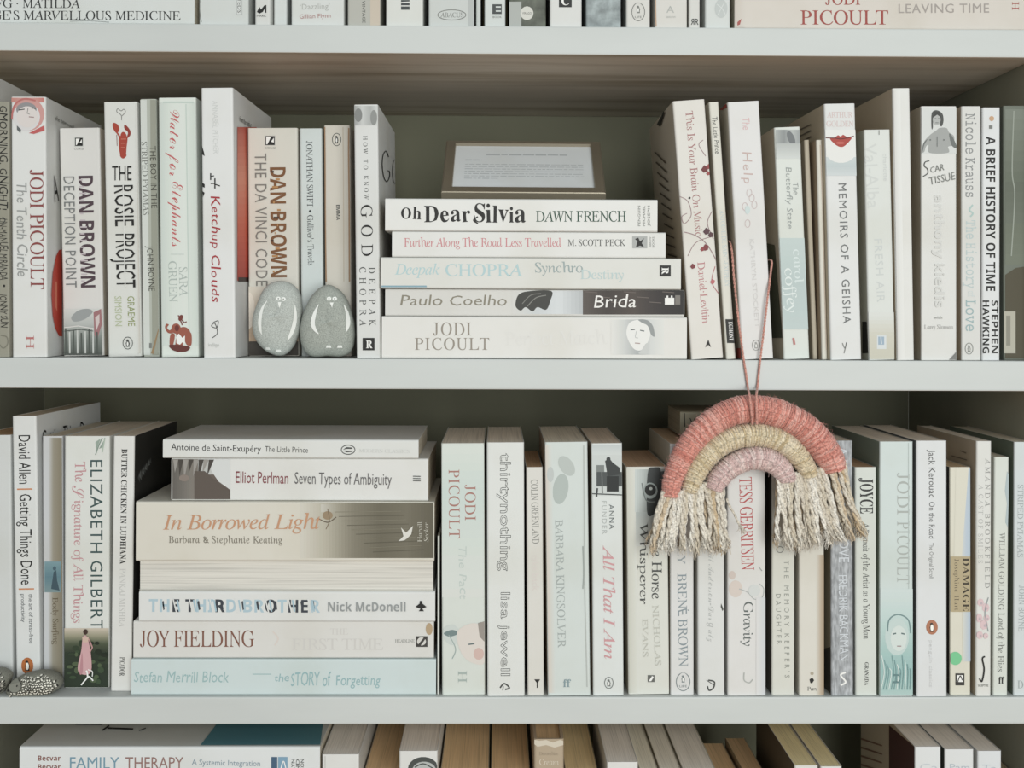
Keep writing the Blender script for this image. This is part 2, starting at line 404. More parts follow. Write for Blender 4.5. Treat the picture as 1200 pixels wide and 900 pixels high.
b = VB(68.3, 117.5, 150, 75, 121.5, 2, .026, .125, (212, 211, 207), 'white spine with mottled purple bold capitals over a grey city picture at its foot', G1, side=((200, 196, 188), (196, 186, 170)))
b.R((196, 198, 194), 87, 160.5, 98, 172, 'publisher_logo'); b.R(BK, 88, 161.5, 97, 171, 'publisher_logo'); b.G(WH, [(89, 162.5), (93.5, 162.5), (90, 170), (89, 170)], 'publisher_logo'); b.G(WH, [(93.5, 167), (96, 163), (96, 168)], 'publisher_logo'); b.T('CORGI', 's', MG, (87, 174.5), (98, 174.5), 2.2, 'publisher_logo')
b.T('DAN BROWN', 'sb', (78, 60, 68), (100.5, 206), (103.5, 337), 17, 'author_name')
for i in range(16):
    y = 210+i*7.9; b.R((190, 180, 184), 93+i*.18, y, 93+i*.18+4+(i*7 % 5), y+1.6, 'author_name')
b.T('DECEPTION POINT', 's', (118, 120, 120), (81, 207), (84, 337), 12.5, jit=0, track=.06)
b.GR([(204, 206, 203), (178, 181, 178), (120, 126, 120), (84, 90, 84)], 75.2, 362, 120.4, 416, n=12)
b.GS((150, 154, 154), [(84, 372), (92, 364), (104, 362), (109, 366), (100, 374), (88, 377)]); b.G((160, 110, 112), [(110, 366), (119, 362), (120, 380), (114, 398), (111, 392)]); b.G((206, 190, 188), [(112, 372), (117, 368), (117, 378), (113, 388)])
for i in range(9): b.R((196, 198, 194) if i % 2 else (80, 86, 80), 76.5+i*4.6, 384+(i*5 % 7), 78.3+i*4.6, 414, sh=.3)
b.S((210, 208, 204), [(76, 384), (92, 382), (110, 385)], 1.2); b.S((70, 76, 72), [(76, 388), (96, 386), (110, 388)], .9)

b = VB(119.8, 162, 119.5, 127.8, 165, 2, .016, .128, (213, 214, 209), 'white spine with a red lobster above bold black title', G1)
b.CV((120, 120, 116), [(142.5, 141), (142, 135), (137, 131), (138, 127.5), (142, 130), (145, 128), (147, 131), (143, 136)], .8)
LB = (172, 62, 44)
b.E(LB, 145, 160, 5.5, 3.6, rot=1.4); b.GS(LB, [(140, 160), (149, 160), (148.5, 172), (147, 184), (142, 184.5), (139.5, 172)]); b.E(LB, 144.5, 182, 3.8, 3)
b.GS(LB, [(133, 144), (138, 146), (140, 152), (137, 156), (134, 153), (132, 148)]); b.GS((150, 52, 40), [(146, 146), (150, 149), (153, 154), (152.5, 159), (149, 161), (150, 155), (146, 151)])
b.S(LB, [(137, 155), (141, 161)], 1.8); b.S(LB, [(150.5, 160), (147, 163)], 1.8); b.S((206, 120, 100), [(142, 163), (148, 163)], .8); b.S((206, 120, 100), [(142, 168), (147.5, 168)], .8); b.S((206, 120, 100), [(142, 173), (147, 173)], .8); b.S((120, 60, 50), [(137, 158), (137.5, 171)], .7)
b.T('THE', 's', BK, (131.5, 203), (154.5, 203), 17); b.T('ROSIE', 's', BK, (145, 217), (146.3, 265), 22); b.T('PROJECT', 's', BK, (146.7, 274), (148, 337), 22)
b.S(W0, [(144.5, 217), (147, 337)], 1.2, 'title')
b.T('GRAEME', 's', (140, 150, 96), (153.5, 347), (154.5, 382), 8, 'author_name'); b.T('SIMSION', 's', (176, 186, 152), (138.5, 347), (139.5, 382), 8, 'author_name'); b.penguin(150, 402, 5.6, 7)
b.GR([(213, 214, 209), (190, 186, 176)], 159, 121, 163, 414, n=3, vert=False, name='spine_wear_or_tint', sh=2)  # tint darkening towards the right edge of the spine

b = VB(163, 184, 116, 168.5, 186.5, 2, .018, .12, (176, 180, 170), 'narrow grey-green spine with a pale left stripe and dark capitals', G1)
b.R((204, 208, 202), 164.5, 117, 172, 416, 'spine_stripe', sh=4); b.R((150, 152, 138), 176, 117, 183.5, 416, 'spine_stripe', sh=2.5)
b.T('THE BOY IN THE', 's', (66, 66, 58), (179, 171), (181, 244), 7); b.T('STRIPED PYJAMAS', 'r', (110, 112, 106), (169, 166), (171.5, 252), 6.5); b.T('JOHN BOYNE', 's', (66, 66, 58), (175.5, 288), (178, 341), 7, 'author_name')
b.G((150, 122, 88), [(177, 414), (186, 384), (186, 388), (180, 415)], 'spine_wear_or_tint'); b.R(MG, 175, 402, 178, 408, 'publisher_logo')

b = VB(185, 230, 114.5, 189, 233, 2, .012, .13, (214, 221, 214), 'pale mint spine with flowing red script and a red elephant at its foot', G1)
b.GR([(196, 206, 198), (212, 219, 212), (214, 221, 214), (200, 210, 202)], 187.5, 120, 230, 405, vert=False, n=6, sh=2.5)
b.R((188, 202, 194), 191, 119, 227, 121); b.S((188, 202, 194), [(218, 122), (222, 404)], 1.2)
b.T('Water for', 'sc', (196, 92, 92), (206, 129), (205, 206), 13); b.T('Elephants', 'sc', (196, 92, 92), (208, 213), (208, 289), 13)
b.T('SARA', 'r', (168, 180, 174), (214.5, 313), (215.5, 347), 9.5, 'author_name'); b.T('GRUEN', 'r', (168, 180, 174), (202, 306), (203.5, 354), 9.5, 'author_name'); b.S((190, 200, 194), [(200, 298), (216, 298)], .8)
EL = (158, 84, 66)
b.E(EL, 215, 392, 8.5, 9, rot=.3); b.E(EL, 206.5, 385, 5.5, 6); b.GS(EL, [(203, 384), (199, 387), (196, 384), (198, 380.5), (195, 379.5), (193.5, 384), (197, 390), (203, 390)]); b.GS(EL, [(200, 392), (205, 392), (203, 404), (199, 404)]); b.GS(EL, [(207, 396), (214, 398), (213, 411), (206, 411)]); b.GS(EL, [(217, 396), (224, 390), (224.5, 404), (219, 404)])
b.GS((104, 48, 42), [(199, 404), (222, 406), (218, 412), (204, 411)]); b.E((112, 52, 44), 207.5, 384.5, 2.6, 3.6); b.G(WH, [(207, 393), (210, 391), (214, 396), (217, 393), (217, 403), (214, 401), (211, 404), (207, 402)])
b.E((120, 56, 48), 212, 372.5, 2.4, 3.8, rot=.4); b.S((120, 56, 48), [(209, 369.5), (216, 378), (219, 377)], 1.4); b.S((120, 56, 48), [(212, 376), (214, 381)], 1.4)

b = VB(235, 273.5, 103, 238.5, 276, 2, .002, .14, (219, 220, 219), 'tall white spine with red handwritten lettering and small black marks', G1, yaw=1.0)
b.T('ANNABEL PITCHER', 'h', (200, 202, 200), (252, 118), (253, 180), 6, 'author_name')
b.G(BK, [(235.6, 171), (239, 178), (240, 183), (237, 181), (236, 184)]); b.G(BK, [(236.6, 214), (240, 216), (240, 220), (237, 219)]); b.G(BK, [(237, 224), (240, 226), (238, 231)])
b.S(BK, [(247, 203), (247, 211)], 1.5); b.S(BK, [(247, 207), (251, 206)], 1.2); b.S(BK, [(252, 209), (252, 221)], 1.5); b.S(BK, [(247, 215), (252, 215)], 1.3); b.S(BK, [(252, 216), (258, 218)], 1.2)
b.T('Ketchup', 'h', (172, 44, 50), (252.5, 230), (253.5, 291), 10, jit=.3); b.T('Clouds', 'h', (172, 44, 50), (252.5, 299), (254, 354), 10, jit=.3)
b.CV(DG, [(250, 378), (256, 376), (254, 384), (248, 382), (252, 379), (255, 390), (249, 396)], .9, 'publisher_logo'); b.T('indigo', 'r', LG, (244, 404), (257, 404), 4, 'publisher_logo')
b.GR([(206, 92, 74), (236, 146, 120), (228, 100, 76), (196, 66, 52)], 277.5, 149, 300, 329, face='R', n=8); b.R((60, 40, 36), 278.5, 325, 300, 330, face='R'); b.T('from the author', 'h', DG, (280, 139), (294, 147), 3, 'author_name', face='R')

b = VB(290.2, 348.5, 150, 291, 351, 2, .040, .125, (207, 205, 195), 'cream spine with brown-orange bold capitals behind the left painted pebble', G1, side=((196, 186, 168), (206, 200, 188)))
b.R((196, 194, 186), 310, 158.5, 323, 171, 'publisher_logo'); b.R(BK, 311, 159.5, 322, 170, 'publisher_logo'); b.G(WH, [(312, 160.5), (317.5, 160.5), (313.5, 169), (312, 169)], 'publisher_logo'); b.G(WH, [(317.5, 166), (321, 161.5), (321, 167)], 'publisher_logo'); b.T('CORGI', 's', MG, (310, 173.5), (323, 173.5), 2.4, 'publisher_logo')
b.T('DAN BROWN', 'sb', (122, 78, 40), (325.5, 196), (327, 325), 18.5, 'author_name')
for i in range(14):
    y = 200+i*9; b.R((176, 128, 74) if i % 3 else (70, 46, 30), 318+(i*5 % 9), y, 321+(i*7 % 9), y+2.4, 'author_name')
b.T('THE DA VINCI CODE', 's', (120, 118, 112), (305.5, 180), (307, 335), 13.5, track=.05)
b.GR([(210, 202, 188), (206, 186, 164), (178, 150, 124)], 291.5, 336, 350, 400, n=6); b.R((60, 54, 48), 291.5, 400, 350.5, 417); b.G((222, 210, 196), [(290.6, 342), (295, 344), (298.5, 354), (299, 368), (296, 382), (291.2, 386)])  # shade behind the pebble painted as a lower tint and dark foot band

b = VB(350.8, 377.5, 150.5, 353, 379.5, 2, .040, .12, (200, 209, 208), 'pale blue narrow spine with small dark serif lettering behind the pebbles', G1)
b.T('JONATHAN SWIFT', 'r', (58, 62, 64), (362.5, 165), (363.5, 243), 7, 'author_name'); b.E((58, 62, 64), 363.5, 247.5, 1.5, 1.5); b.T("Gulliver's Travels", 'r', (70, 74, 76), (363.5, 252), (364.5, 311), 7)
b = VB(379, 410.5, 147, 381.5, 412, 2, .040, .12, (203, 198, 186), 'worn cream spine with brown scuffed edges behind the right painted pebble', G1)
b.penguin(394.5, 163.5, 5, 7.3); b.T('EMMA', 'sb', DG, (396, 240), (396.5, 258), 4.2)
b.CV((150, 116, 84), [(380.5, 149), (381, 200), (381.2, 260), (382.3, 330)], 1.6, 'spine_wear_or_tint'); b.CV((156, 124, 94), [(408.8, 150), (408.6, 180), (409.2, 240), (409.6, 330)], 1.8, 'spine_wear_or_tint'); b.CV((188, 178, 160), [(402, 149), (402.5, 220), (403, 330)], 1, 'spine_wear_or_tint')
b = VB(414, 443.5, 122.5, 418, 446, 2, .005, .142, (212, 213, 211), 'white spine with thin spaced black capitals, left neighbour of the upper flat stack', G1, yaw=.2)
b.GR([(150, 152, 150), (196, 198, 196), (170, 172, 170), (206, 208, 206)], 415, 124, 443, 147, n=6, vert=False); b.E((128, 130, 128), 420, 135, 4.5, 8); b.E((140, 142, 140), 438, 138, 4, 9)
b.T('HOW TO KNOW', 'r', DG, (428, 159), (429.5, 234), 5, track=.35); b.T('GOD', 'r', BK, (429.5, 240), (430.5, 300), 13.5, track=.4)
b.T('CHOPRA', 'r', DG, (425, 313), (425.5, 382), 7.5, 'author_name', track=.5); b.T('DEEPAK', 'r', DG, (436, 313), (436.5, 382), 7.5, 'author_name', track=.5)
b.R(BK, 425, 396, 439, 410.5, 'publisher_logo'); b.T('R', 'rb', WH, (429, 403.5), (436.5, 403.5), 9, 'publisher_logo')
b.CV(BK, [(455, 184), (452, 177), (448.5, 182), (447.5, 194), (449.5, 208), (453, 213), (456, 207), (456, 201), (453.5, 200)], .9, 'title', 'R'); b.RING((120, 122, 120), 462.5, 201, 3.2, 14, .7, 'title', 'R')

# the flat stack on the upper shelf, from the bottom up
z = SHELF[2]+.0002
b = HB(447.5, 805, 371, z, .003, .128, (219, 218, 213), 'bottom white book of the upper flat stack, with grey-brown capitals and a faint face', ST1); z = b.ztop
b.T('JODI', 'r', (146, 138, 126), (507.5, 385.5), (552, 385.5), 15, 'author_name', track=.08); b.T('PICOULT', 'r', (146, 138, 126), (486, 403), (573.5, 403), 14, 'author_name', track=.08); b.T('Perfect Match', 'r', (217, 216, 211), (592, 397), (712, 395), 16)
b.GR([(219, 218, 213), (200, 202, 200), (168, 172, 172), (204, 206, 204), (216, 216, 212)], 716, 374.5, 778, 415.5, n=14, vert=False)
b.GS((226, 226, 222), [(738, 378), (748, 375), (758, 379), (762, 390), (759, 401), (752, 410), (743, 409), (736, 398), (734, 388)]); b.GS((146, 150, 150), [(748, 374.5), (758, 375), (765, 382), (767, 394), (763, 392), (759, 382), (752, 378)]); b.S((110, 116, 118), [(739, 386.5), (744, 386)], 1.3); b.S((110, 116, 118), [(750, 387), (755, 388)], 1.3); b.CV((186, 188, 186), [(746, 388), (744.5, 395), (748, 396)], .8); b.S((170, 150, 146), [(744, 402), (750, 402.5)], 1.2); b.GS((196, 198, 196), [(752, 410), (758, 402), (760, 412), (756, 415), (748, 414)])
b = HB(451.5, 802, 339, z, .005, .128, (208, 207, 202), 'second book up in the upper stack, dark brown right end with white script', ST1); z = b.ztop
b.T('Paulo Coelho', 'h', (134, 128, 112), (469, 352), (594, 352), 12, 'author_name', jit=.12)
b.GR([(208, 207, 202), (196, 200, 202), (208, 212, 214), (178, 182, 184)], 600, 340.5, 683, 368, n=6, vert=False)
b.GS((60, 60, 56), [(604, 358), (608, 345), (622, 341), (646, 341), (645, 352), (640, 363), (630, 360), (624, 365), (616, 360), (610, 364)]); b.CV((120, 120, 114), [(612, 356), (622, 346), (634, 344)], 1); b.CV((130, 130, 124), [(618, 359), (628, 349), (640, 346)], 1)
b.GR([(88, 80, 74), (62, 54, 50), (76, 66, 60), (48, 42, 40), (30, 28, 28)], 683, 340.2, 801.5, 368.6, n=12, vert=False)
for i in range(7): b.S((104, 94, 88), [(686+i*15, 342+i % 3*6), (700+i*15, 343+i % 3*6)], .9)
b.T('Brida', 'h', (232, 230, 226), (696, 353), (745, 352.5), 15, jit=.12)
b.R(WH, 779, 349, 790, 357, 'publisher_logo'); b.R(WH, 781, 346.5, 783, 349, 'publisher_logo'); b.R(WH, 786, 346.5, 788, 349, 'publisher_logo'); b.R((120, 116, 110), 791, 346, 797, 357, 'publisher_logo')
b = HB(446, 798, 302, z, .002, .13, (214, 214, 208), 'third book up in the upper stack, pale blue lettering and black square logo', ST1); z = b.ztop
b.T('Deepak', 'i', (172, 202, 206), (462.5, 315.5), (516, 315.5), 12.5, 'author_name'); b.T('CHOPRA', 'r', (172, 202, 206), (522, 316.5), (612.5, 316.5), 14, 'author_name'); b.T('Synchro', 'r', (150, 166, 166), (627, 313.5), (683, 313.5), 11.5); b.T('Destiny', 'r', (182, 202, 202), (680, 321.5), (731, 321.5), 11)
b.R((128, 164, 180), 447, 334.6, 500, 336.6, 'spine_stripe'); b.R(BK, 773, 311, 786, 324, 'publisher_logo'); b.T('R', 'rb', WH, (779.5, 313.5), (779.5, 321.5), 8, 'publisher_logo')
b = HB(459.5, 780, 271.5, z, .003, .118, (219, 219, 215), 'fourth book up in the upper flat stack, white with pink italic title', ST1); z = b.ztop
b.T('Further Along The Road Less Travelled', 'r', (206, 128, 132), (473.5, 284), (658, 284), 10); b.T('M. SCOTT PECK', 'r', DG, (665.5, 284.5), (733, 284.5), 7.5, 'author_name')
b.R((168, 170, 168), 741, 277, 758.5, 291, 'publisher_logo'); b.G(BK, [(745, 290), (747, 283), (744, 280), (748, 278.5), (750, 283), (755, 279), (752, 285), (755, 290), (750, 288)], 'publisher_logo'); b.T('ARROW', 's', MG, (762, 290), (762, 277.5), 2.2, 'publisher_logo'); b.T('BOOKS', 's', MG, (765.5, 290), (765.5, 277.5), 2.2, 'publisher_logo')
b = HB(451.5, 770.5, 233, z, .002, .122, (222, 222, 218), 'top book of the upper flat stack, white with playful black title, under the picture frame', ST1); z = b.ztop; ZS1 = z
b.T('Oh', 'rb', BK, (470, 249.5), (493.5, 249.5), 14, jit=.2); b.T('Dear', 'rb', BK, (497, 250.5), (551, 249.5), 20, jit=.2); b.T('Silvia', 'rb', BK, (555, 250.5), (616, 250), 20, jit=.2); b.CV(BK, [(560, 262), (555, 258), (560, 254)], 1.6, 'title')
b.T('DAWN FRENCH', 'r', (40, 78, 62), (628, 253.5), (734, 253.5), 12.5, 'author_name')
for i, t in enumerate(('PENGUIN', 'MICHAEL', 'JOSEPH')): b.T(t, 's', MG, (749+i*5.6, 265), (749+i*5.6, 241), 2.8, 'publisher_logo')

# right half of the upper shelf; left cover sides coloured beige for their shade
b = VB(788.5, 825, 117.5, 809, 849, 2, .002, .138, (216, 213, 206), 'leaning white spine with reddish lettering and red leaf tendrils, right of the flat stack', G1, side=((196, 184, 164), (200, 196, 186)))
b.T('This Is Your Brain On Music', 'r', (166, 110, 108), (807.5, 130), (819.5, 277), 8.5); b.T('Daniel·Levitin', 'r', (186, 118, 120), (821.5, 307), (827.5, 379), 8.5, 'author_name')
VN = (150, 120, 122)
b.CV(VN, [(827, 183), (819, 170), (824, 164)], .8); b.CV(VN, [(796, 230), (806, 236), (810, 252), (802, 262), (799, 254), (805, 250)], .8); b.CV(VN, [(802, 272), (815, 276), (828, 286), (840, 306)], 1); b.CV(VN, [(806, 300), (816, 284), (838, 276)], .8); b.CV((176, 90, 96), [(838, 312), (834, 330), (842, 344)], .8); b.CV(VN, [(834, 248), (829, 262), (836, 280)], .8)
for x, y, r, c in ((826, 198, 4.5, (116, 48, 50)), (831, 195, 3.3, (150, 60, 60)), (830, 203, 2.6, (160, 70, 70)), (828, 271, 4.2, (84, 48, 56)), (833, 275, 3.4, (84, 48, 56)), (827, 290, 4, (128, 50, 54)), (823, 292, 2.6, (150, 60, 64)), (812, 312, 3.2, (128, 50, 54)), (835, 330, 3, (190, 100, 104)), (808, 232, 1.5, BK)):
    b.G(c, [(x-r, y+r*.2), (x-r*.2, y-r), (x+r*.9, y-r*.4), (x+r*.6, y+r*.7), (x-r*.3, y+r)])
b.G(BK, [(826.5, 407), (830, 398), (833, 407), (830, 404)], 'publisher_logo')
for i in range(15): b.S((96, 84, 70), [(768+i*1.6, 186+i*12-8), (781+i*1.3, 199+i*11-8)], 1.7, 'blurb', 'L')
b.G(BK, [(771, 146), (779, 128), (780, 132), (775, 148)], 'blurb', 'L')
b = VB(829.5, 843, 119.5, 851.5, 862, 2, .008, .12, (214, 212, 202), 'thin cream leaning spine with small handwritten title and black block at the foot', G1, side=((206, 198, 182), (200, 196, 186)))
b.T('The Little Prince', 'h', DG, (837, 137), (841, 180), 5.5); b.T('ANTOINE DE SAINT-EXUPERY', 'r', (184, 200, 202), (846, 246), (852.5, 336), 5, 'author_name'); b.G((36, 36, 34), [(850, 374), (860, 374), (862, 402), (852, 402)], 'publisher_logo'); b.T('EGMONT', 'rb', WH, (856, 377), (857.2, 399), 4.6, 'publisher_logo')
b = VB(852.5, 889.5, 119, 869, 907, 2, .003, .125, (217, 216, 215), 'white leaning spine with very pale pink title that the coral string loops around', G1, side=((204, 196, 180), (206, 204, 198)))
b.T('The', 'h', (214, 176, 178), (874, 138), (874.5, 152), 8); b.T('Help', 'h', (196, 170, 164), (875, 178), (877, 215), 10, track=.1)
for a, bq in ((878, 226), (881, 232), (884, 240), (873, 242), (876, 262)): b.RING((196, 178, 176), a, bq, 3, 4.5, .7, 'cover_picture_or_shade')
b.E((196, 210, 208), 876, 246, 3, 5); b.T('KATHRYN STOCKETT', 's', (202, 200, 198), (881, 280), (887.5, 384), 5, 'author_name'); b.penguin(886, 404.5, 4.5, 6, (150, 150, 146), None, (150, 150, 146))
b.G((168, 62, 50), [(843, 119.5), (851.5, 119.5), (852.4, 126), (847, 129), (843.5, 124)], face='L'); b.G((180, 78, 66), [(864, 408), (868.5, 408), (869, 420), (864, 420)], face='L')
b = VB(907.5, 937, 149, 917.5, 950, 2, .010, .12, (212, 216, 211), 'white spine with a grey-green lower band and pale lettering, right of the string', G1, yaw=-.8, side=((206, 192, 168), (200, 196, 186)))
b.GR([(168, 172, 170), (136, 140, 140), (176, 180, 178), (150, 154, 154)], 909, 152, 937.5, 168, n=6, vert=False); b.E((112, 116, 118), 927, 162, 4, 9, rot=-.4); b.GR([(176, 180, 178), (204, 208, 205)], 909.5, 168, 938, 186, n=4)
b.T('The', 'h', (150, 156, 154), (932, 214), (933, 228), 6); b.T('Butterfly State', 'h', (150, 156, 154), (924, 196), (926.5, 268), 6.5, jit=.1)
b.GR([(188, 201, 198), (178, 194, 192), (184, 198, 196)], 913.5, 279, 943.5, 386, n=5, sh=4); b.T('carol', 'r', (206, 218, 216), (934, 292), (936.5, 332), 10, 'author_name'); b.T('coffey', 'r', (216, 224, 222), (925, 314), (928.5, 366), 12, 'author_name'); b.S((188, 120, 116), [(929.5, 396), (931, 404)], 2.6, 'publisher_logo')
b.GR([(96, 98, 74), (74, 76, 58)], 899, 285, 918, 396, face='L', n=4)
b = VB(941.5, 949, 164, 953, 958.5, 2, .018, .115, (176, 166, 146), 'very thin tan spine, first of two slim books left of the red-lipped spine', G1, yaw=-1.5)
b = VB(956, 964, 164, 963.5, 970, 2, .010, .115, (214, 210, 198), 'thin cream spine, second of two slim books left of the red-lipped spine', G1, side=((178, 158, 132), (200, 196, 186)), yaw=-1.6)
b.CV((196, 178, 160), [(961, 170), (964, 240), (966, 320), (968.5, 410)], 1, 'spine_wear_or_tint')
b = VB(965.5, 1002, 121.5, 973, 1010.5, 2, .003, .138, (216, 217, 216), 'white spine with red lips printed on a pale face at its top', G1, side=((204, 190, 164), (200, 196, 186)), yaw=-1.6)
b.T('ARTHUR', 'r', (208, 184, 182), (969, 134.5), (999, 134.5), 6.5, 'author_name'); b.T('GOLDEN', 'r', (208, 184, 182), (968.5, 145), (1000, 145), 6.5, 'author_name')
b.R((222, 222, 219), 967, 152, 1003, 190, sh=.8); b.GR([(196, 204, 205), (186, 196, 198), (200, 206, 207)], 967.7, 184, 1003.8, 206, n=3); b.E((222, 222, 219), 985.3, 178, 17.4, 13)
b.GS((176, 62, 52), [(972.5, 162), (978, 161), (982, 158.5), (985, 160), (988, 158), (993, 161), (998, 161.5), (994, 167), (988, 172), (982, 171.5), (976, 167)]); b.S((96, 30, 30), [(967.5, 161.5), (978, 161.8), (985, 163), (993, 161.6), (1000.5, 159.5)], 1.1); b.E((196, 92, 80), 984.5, 167.5, 5, 1.6)
b.T('MEMOIRS OF A GEISHA', 's', (104, 106, 106), (987, 215), (992.5, 379), 9, track=.1); b.CV(MG, [(987, 402), (990, 408), (992, 401), (989, 414)], .9, 'publisher_logo')
for i in range(4): b.S((120, 110, 96), [(938, 152+i*7.6), (951, 146+i*7)], 1.6, 'blurb', 'L')
b = VB(1012, 1043.5, 152, 1018, 1049.5, 2, .003, .12, (212, 215, 211), 'pale spine with almost white lettering and a small blue sticker near its foot', G1, yaw=-1.8, side=((188, 188, 172), (200, 196, 186)))
b.T('Val-Alba', 's', (202, 205, 202), (1020, 168), (1024, 244), 14); b.T('FRESH AIR', 's', (198, 202, 200), (1029, 280), (1032.5, 354), 9, track=.05); b.T('charlotte', 's', (200, 203, 201), (1037, 180), (1038, 212), 5, 'author_name')
b.GR([(212, 215, 211), (198, 196, 182), (194, 191, 174)], 1016.7, 366, 1048, 421, n=4); b.R((206, 212, 214), 1027.5, 393, 1038.5, 409, 'sticker'); b.R((150, 172, 190), 1029, 394.5, 1036, 404, 'sticker'); b.S((214, 220, 222), [(1032, 395), (1033, 403)], 1, 'sticker'); b.S(MG, [(1030, 152.6), (1030, 158)], .8, 'spine_wear_or_tint')
b.R((40, 42, 38), 1011, 377, 1019, 414, face='L')
b = VB(1045, 1067, 103.5, 1051.5, 1071.5, 2, .002, .14, (218, 218, 215), 'tallest plain white spine without lettering towards the right of the upper shelf', G1, side=((208, 192, 166), (206, 200, 188)), yaw=-1.8)
b.GR([(206, 205, 202), (218, 218, 215), (222, 222, 219)], 1047, 106, 1055, 423, n=4, vert=False, name='spine_wear_or_tint', sh=5)  # narrow tint, greyer at the left edge and lighter inward
b = VB(1079, 1121.5, 124.5, 1079.5, 1121.5, 2, .004, .13, (214, 214, 211), 'white spine with grey photo of a bare-chested person above handwriting', G1, side=((188, 178, 158), (206, 202, 192)))
b.R((206, 208, 206), 1079.6, 126, 1121, 180); SK = (158, 160, 158); SD = (106, 110, 108)
b.GS(SK, [(1090, 158), (1097, 153), (1101, 150), (1109, 150), (1112, 155), (1118, 160), (1117, 170), (1111, 172), (1111, 179), (1089, 179), (1088, 170), (1085, 172), (1083, 178), (1080, 178), (1083, 166)]); b.GS(SD, [(1112, 157), (1116, 160), (1120.5, 170), (1120.5, 174), (1115, 170)]); b.GS(SD, [(1087, 163), (1083, 170), (1081, 178), (1080, 178), (1082, 168)])
b.GS((74, 76, 74), [(1091.5, 150), (1091.5, 134), (1095, 129.5), (1100, 130), (1104.5, 134), (1105.5, 142), (1103.5, 148), (1101, 146), (1101, 138), (1094, 138), (1093, 150)]); b.E((172, 174, 172), 1097.5, 140.5, 4.6, 6.4); b.G((60, 62, 60), [(1093, 138), (1094, 131), (1101, 131), (1103, 138), (1098, 134.5)]); b.S(SD, [(1095, 139), (1097, 139)], .8); b.S(SD, [(1099, 139), (1101, 139)], .8); b.S(SD, [(1096, 144), (1099.5, 144)], .8); b.E(SD, 1090, 164, 1, .8); b.E(SD, 1106, 164, 1, .8); b.S(SD, [(1098, 160), (1098, 172)], .7)
b.CV(DG, [(1089, 188.5), (1084, 190), (1083, 194.5), (1086.5, 198), (1087, 203), (1081.5, 207)], 1.1, 'title'); b.T('CAR', 'h', MG, (1090, 199), (1106, 196), 7); b.T('TISSUE', 'h', MG, (1089, 212), (1119, 206), 9)
b.T('anthony kiedis', 'sb', (204, 204, 201), (1100, 228), (1101, 360), 11, 'author_name'); b.T('with', 's', LG, (1094, 372), (1104, 372), 3.5, 'author_name'); b.T('Larry Sloman', 'r', (184, 184, 182), (1083, 383), (1117, 383), 5, 'author_name'); b.G((120, 120, 116), [(1112, 422), (1121, 412), (1121, 422)], 'spine_wear_or_tint')
b = VB(1126.5, 1149.8, 124.5, 1126.5, 1150.3, 2, .006, .125, (210, 210, 206), 'white narrow spine with grey typewriter lettering, left of the bold black spine', G1, side=((202, 184, 160), (206, 202, 192)))
b.T('Nicole Krauss', 't', (136, 138, 138), (1137, 133), (1137, 231), 11, 'author_name'); b.CV(MINT, [(1140, 240), (1136, 246), (1140, 250), (1137, 254)], 2); b.T('The History', 't', (180, 196, 196), (1137.5, 258), (1137.5, 338), 11); b.T('of', 't', (196, 206, 206), (1138, 341), (1138, 348), 7); b.T('Love', 't', (150, 176, 178), (1137.5, 351), (1137.5, 388), 11.5); b.penguin(1135.5, 408.5, 4.5, 6.5, (130, 132, 128), None, (130, 132, 128))
b = VB(1150.8, 1172.8, 126, 1151, 1171.8, 2, .005, .125, (214, 216, 217), 'white narrow spine with bold black sans capitals near the right edge', G1)
b.T('A BRIEF HISTORY OF TIME', 'sb', BK, (1161, 160), (1161, 341), 10.5); b.T('STEPHEN', 'sb', BK, (1165.8, 352), (1165.8, 414), 7.4, 'author_name'); b.T('HAWKING', 'sb', BK, (1155.4, 352), (1155.4, 414), 7.4, 'author_name'); b.E((196, 156, 120), 1162, 139, 2.8, 3); b.R(MG, 1159, 147, 1163, 151)
b = VB(1175.5, 1203, 124, 1176, 1203.5, 2, .016, .13, (108, 116, 104), 'dark grey-green glossy spine at the far right end of the upper shelf', G1)
b.GR([(122, 130, 118), (96, 102, 88), (112, 118, 102)], 1178, 128, 1212, 310, n=5); b.G((78, 72, 52), [(1178, 322), (1190, 314), (1212, 312), (1212, 420), (1178, 420)]); b.R((178, 174, 158), 1176.5, 365, 1190, 414, 'sticker'); b.R((140, 138, 124), 1179, 370, 1184, 405, 'sticker'); b.CV((150, 158, 146), [(1188, 130), (1186, 200), (1189, 230), (1185, 300)], 1.4)

# ================================================================== ROW 2: middle shelf
b = VB(-30, 12.5, 510, -27, 15.5, 3, .030, .13, (206, 209, 208), 'plain white book cut by the left picture edge on the middle shelf', G2, pages=(192, 160, 126))
b = VB(13.8, 42.5, 487.5, 18.5, 47.5, 3, .028, .14, (217, 219, 218), 'white spine with condensed black title, orange bars and an orange oval logo', G2, yaw=1.2)
b.T('David Allen', 's', BK, (28.5, 510), (29.3, 567), 13.5, 'author_name'); b.S((206, 132, 84), [(20, 573.3), (38, 573)], 1.6); b.T('Getting Things Done', 's', BK, (29.7, 579), (31.5, 685), 13.5); b.S((206, 132, 84), [(22, 690.3), (40, 690)], 1.6)
b.T('the art of stress-free', 's', (96, 100, 104), (36, 696), (36.8, 754), 4.6, 'subtitle'); b.T('productivity', 's', (96, 100, 104), (27, 696), (27.6, 729), 4.6, 'subtitle'); b.penguin(32.2, 780, 7, 9.6, fill=(186, 104, 52), body=(40, 38, 36))
b.T('Getting Things Done', 's', BK, (49, 514), (108, 500), 12, face='R')
b = VB(47.8, 74.6, 511, 51.5, 73.3, 3, .030, .12, (198, 200, 202), 'grey spine with a brown-grey right half and a small blue picture', G2, yaw=1.2)
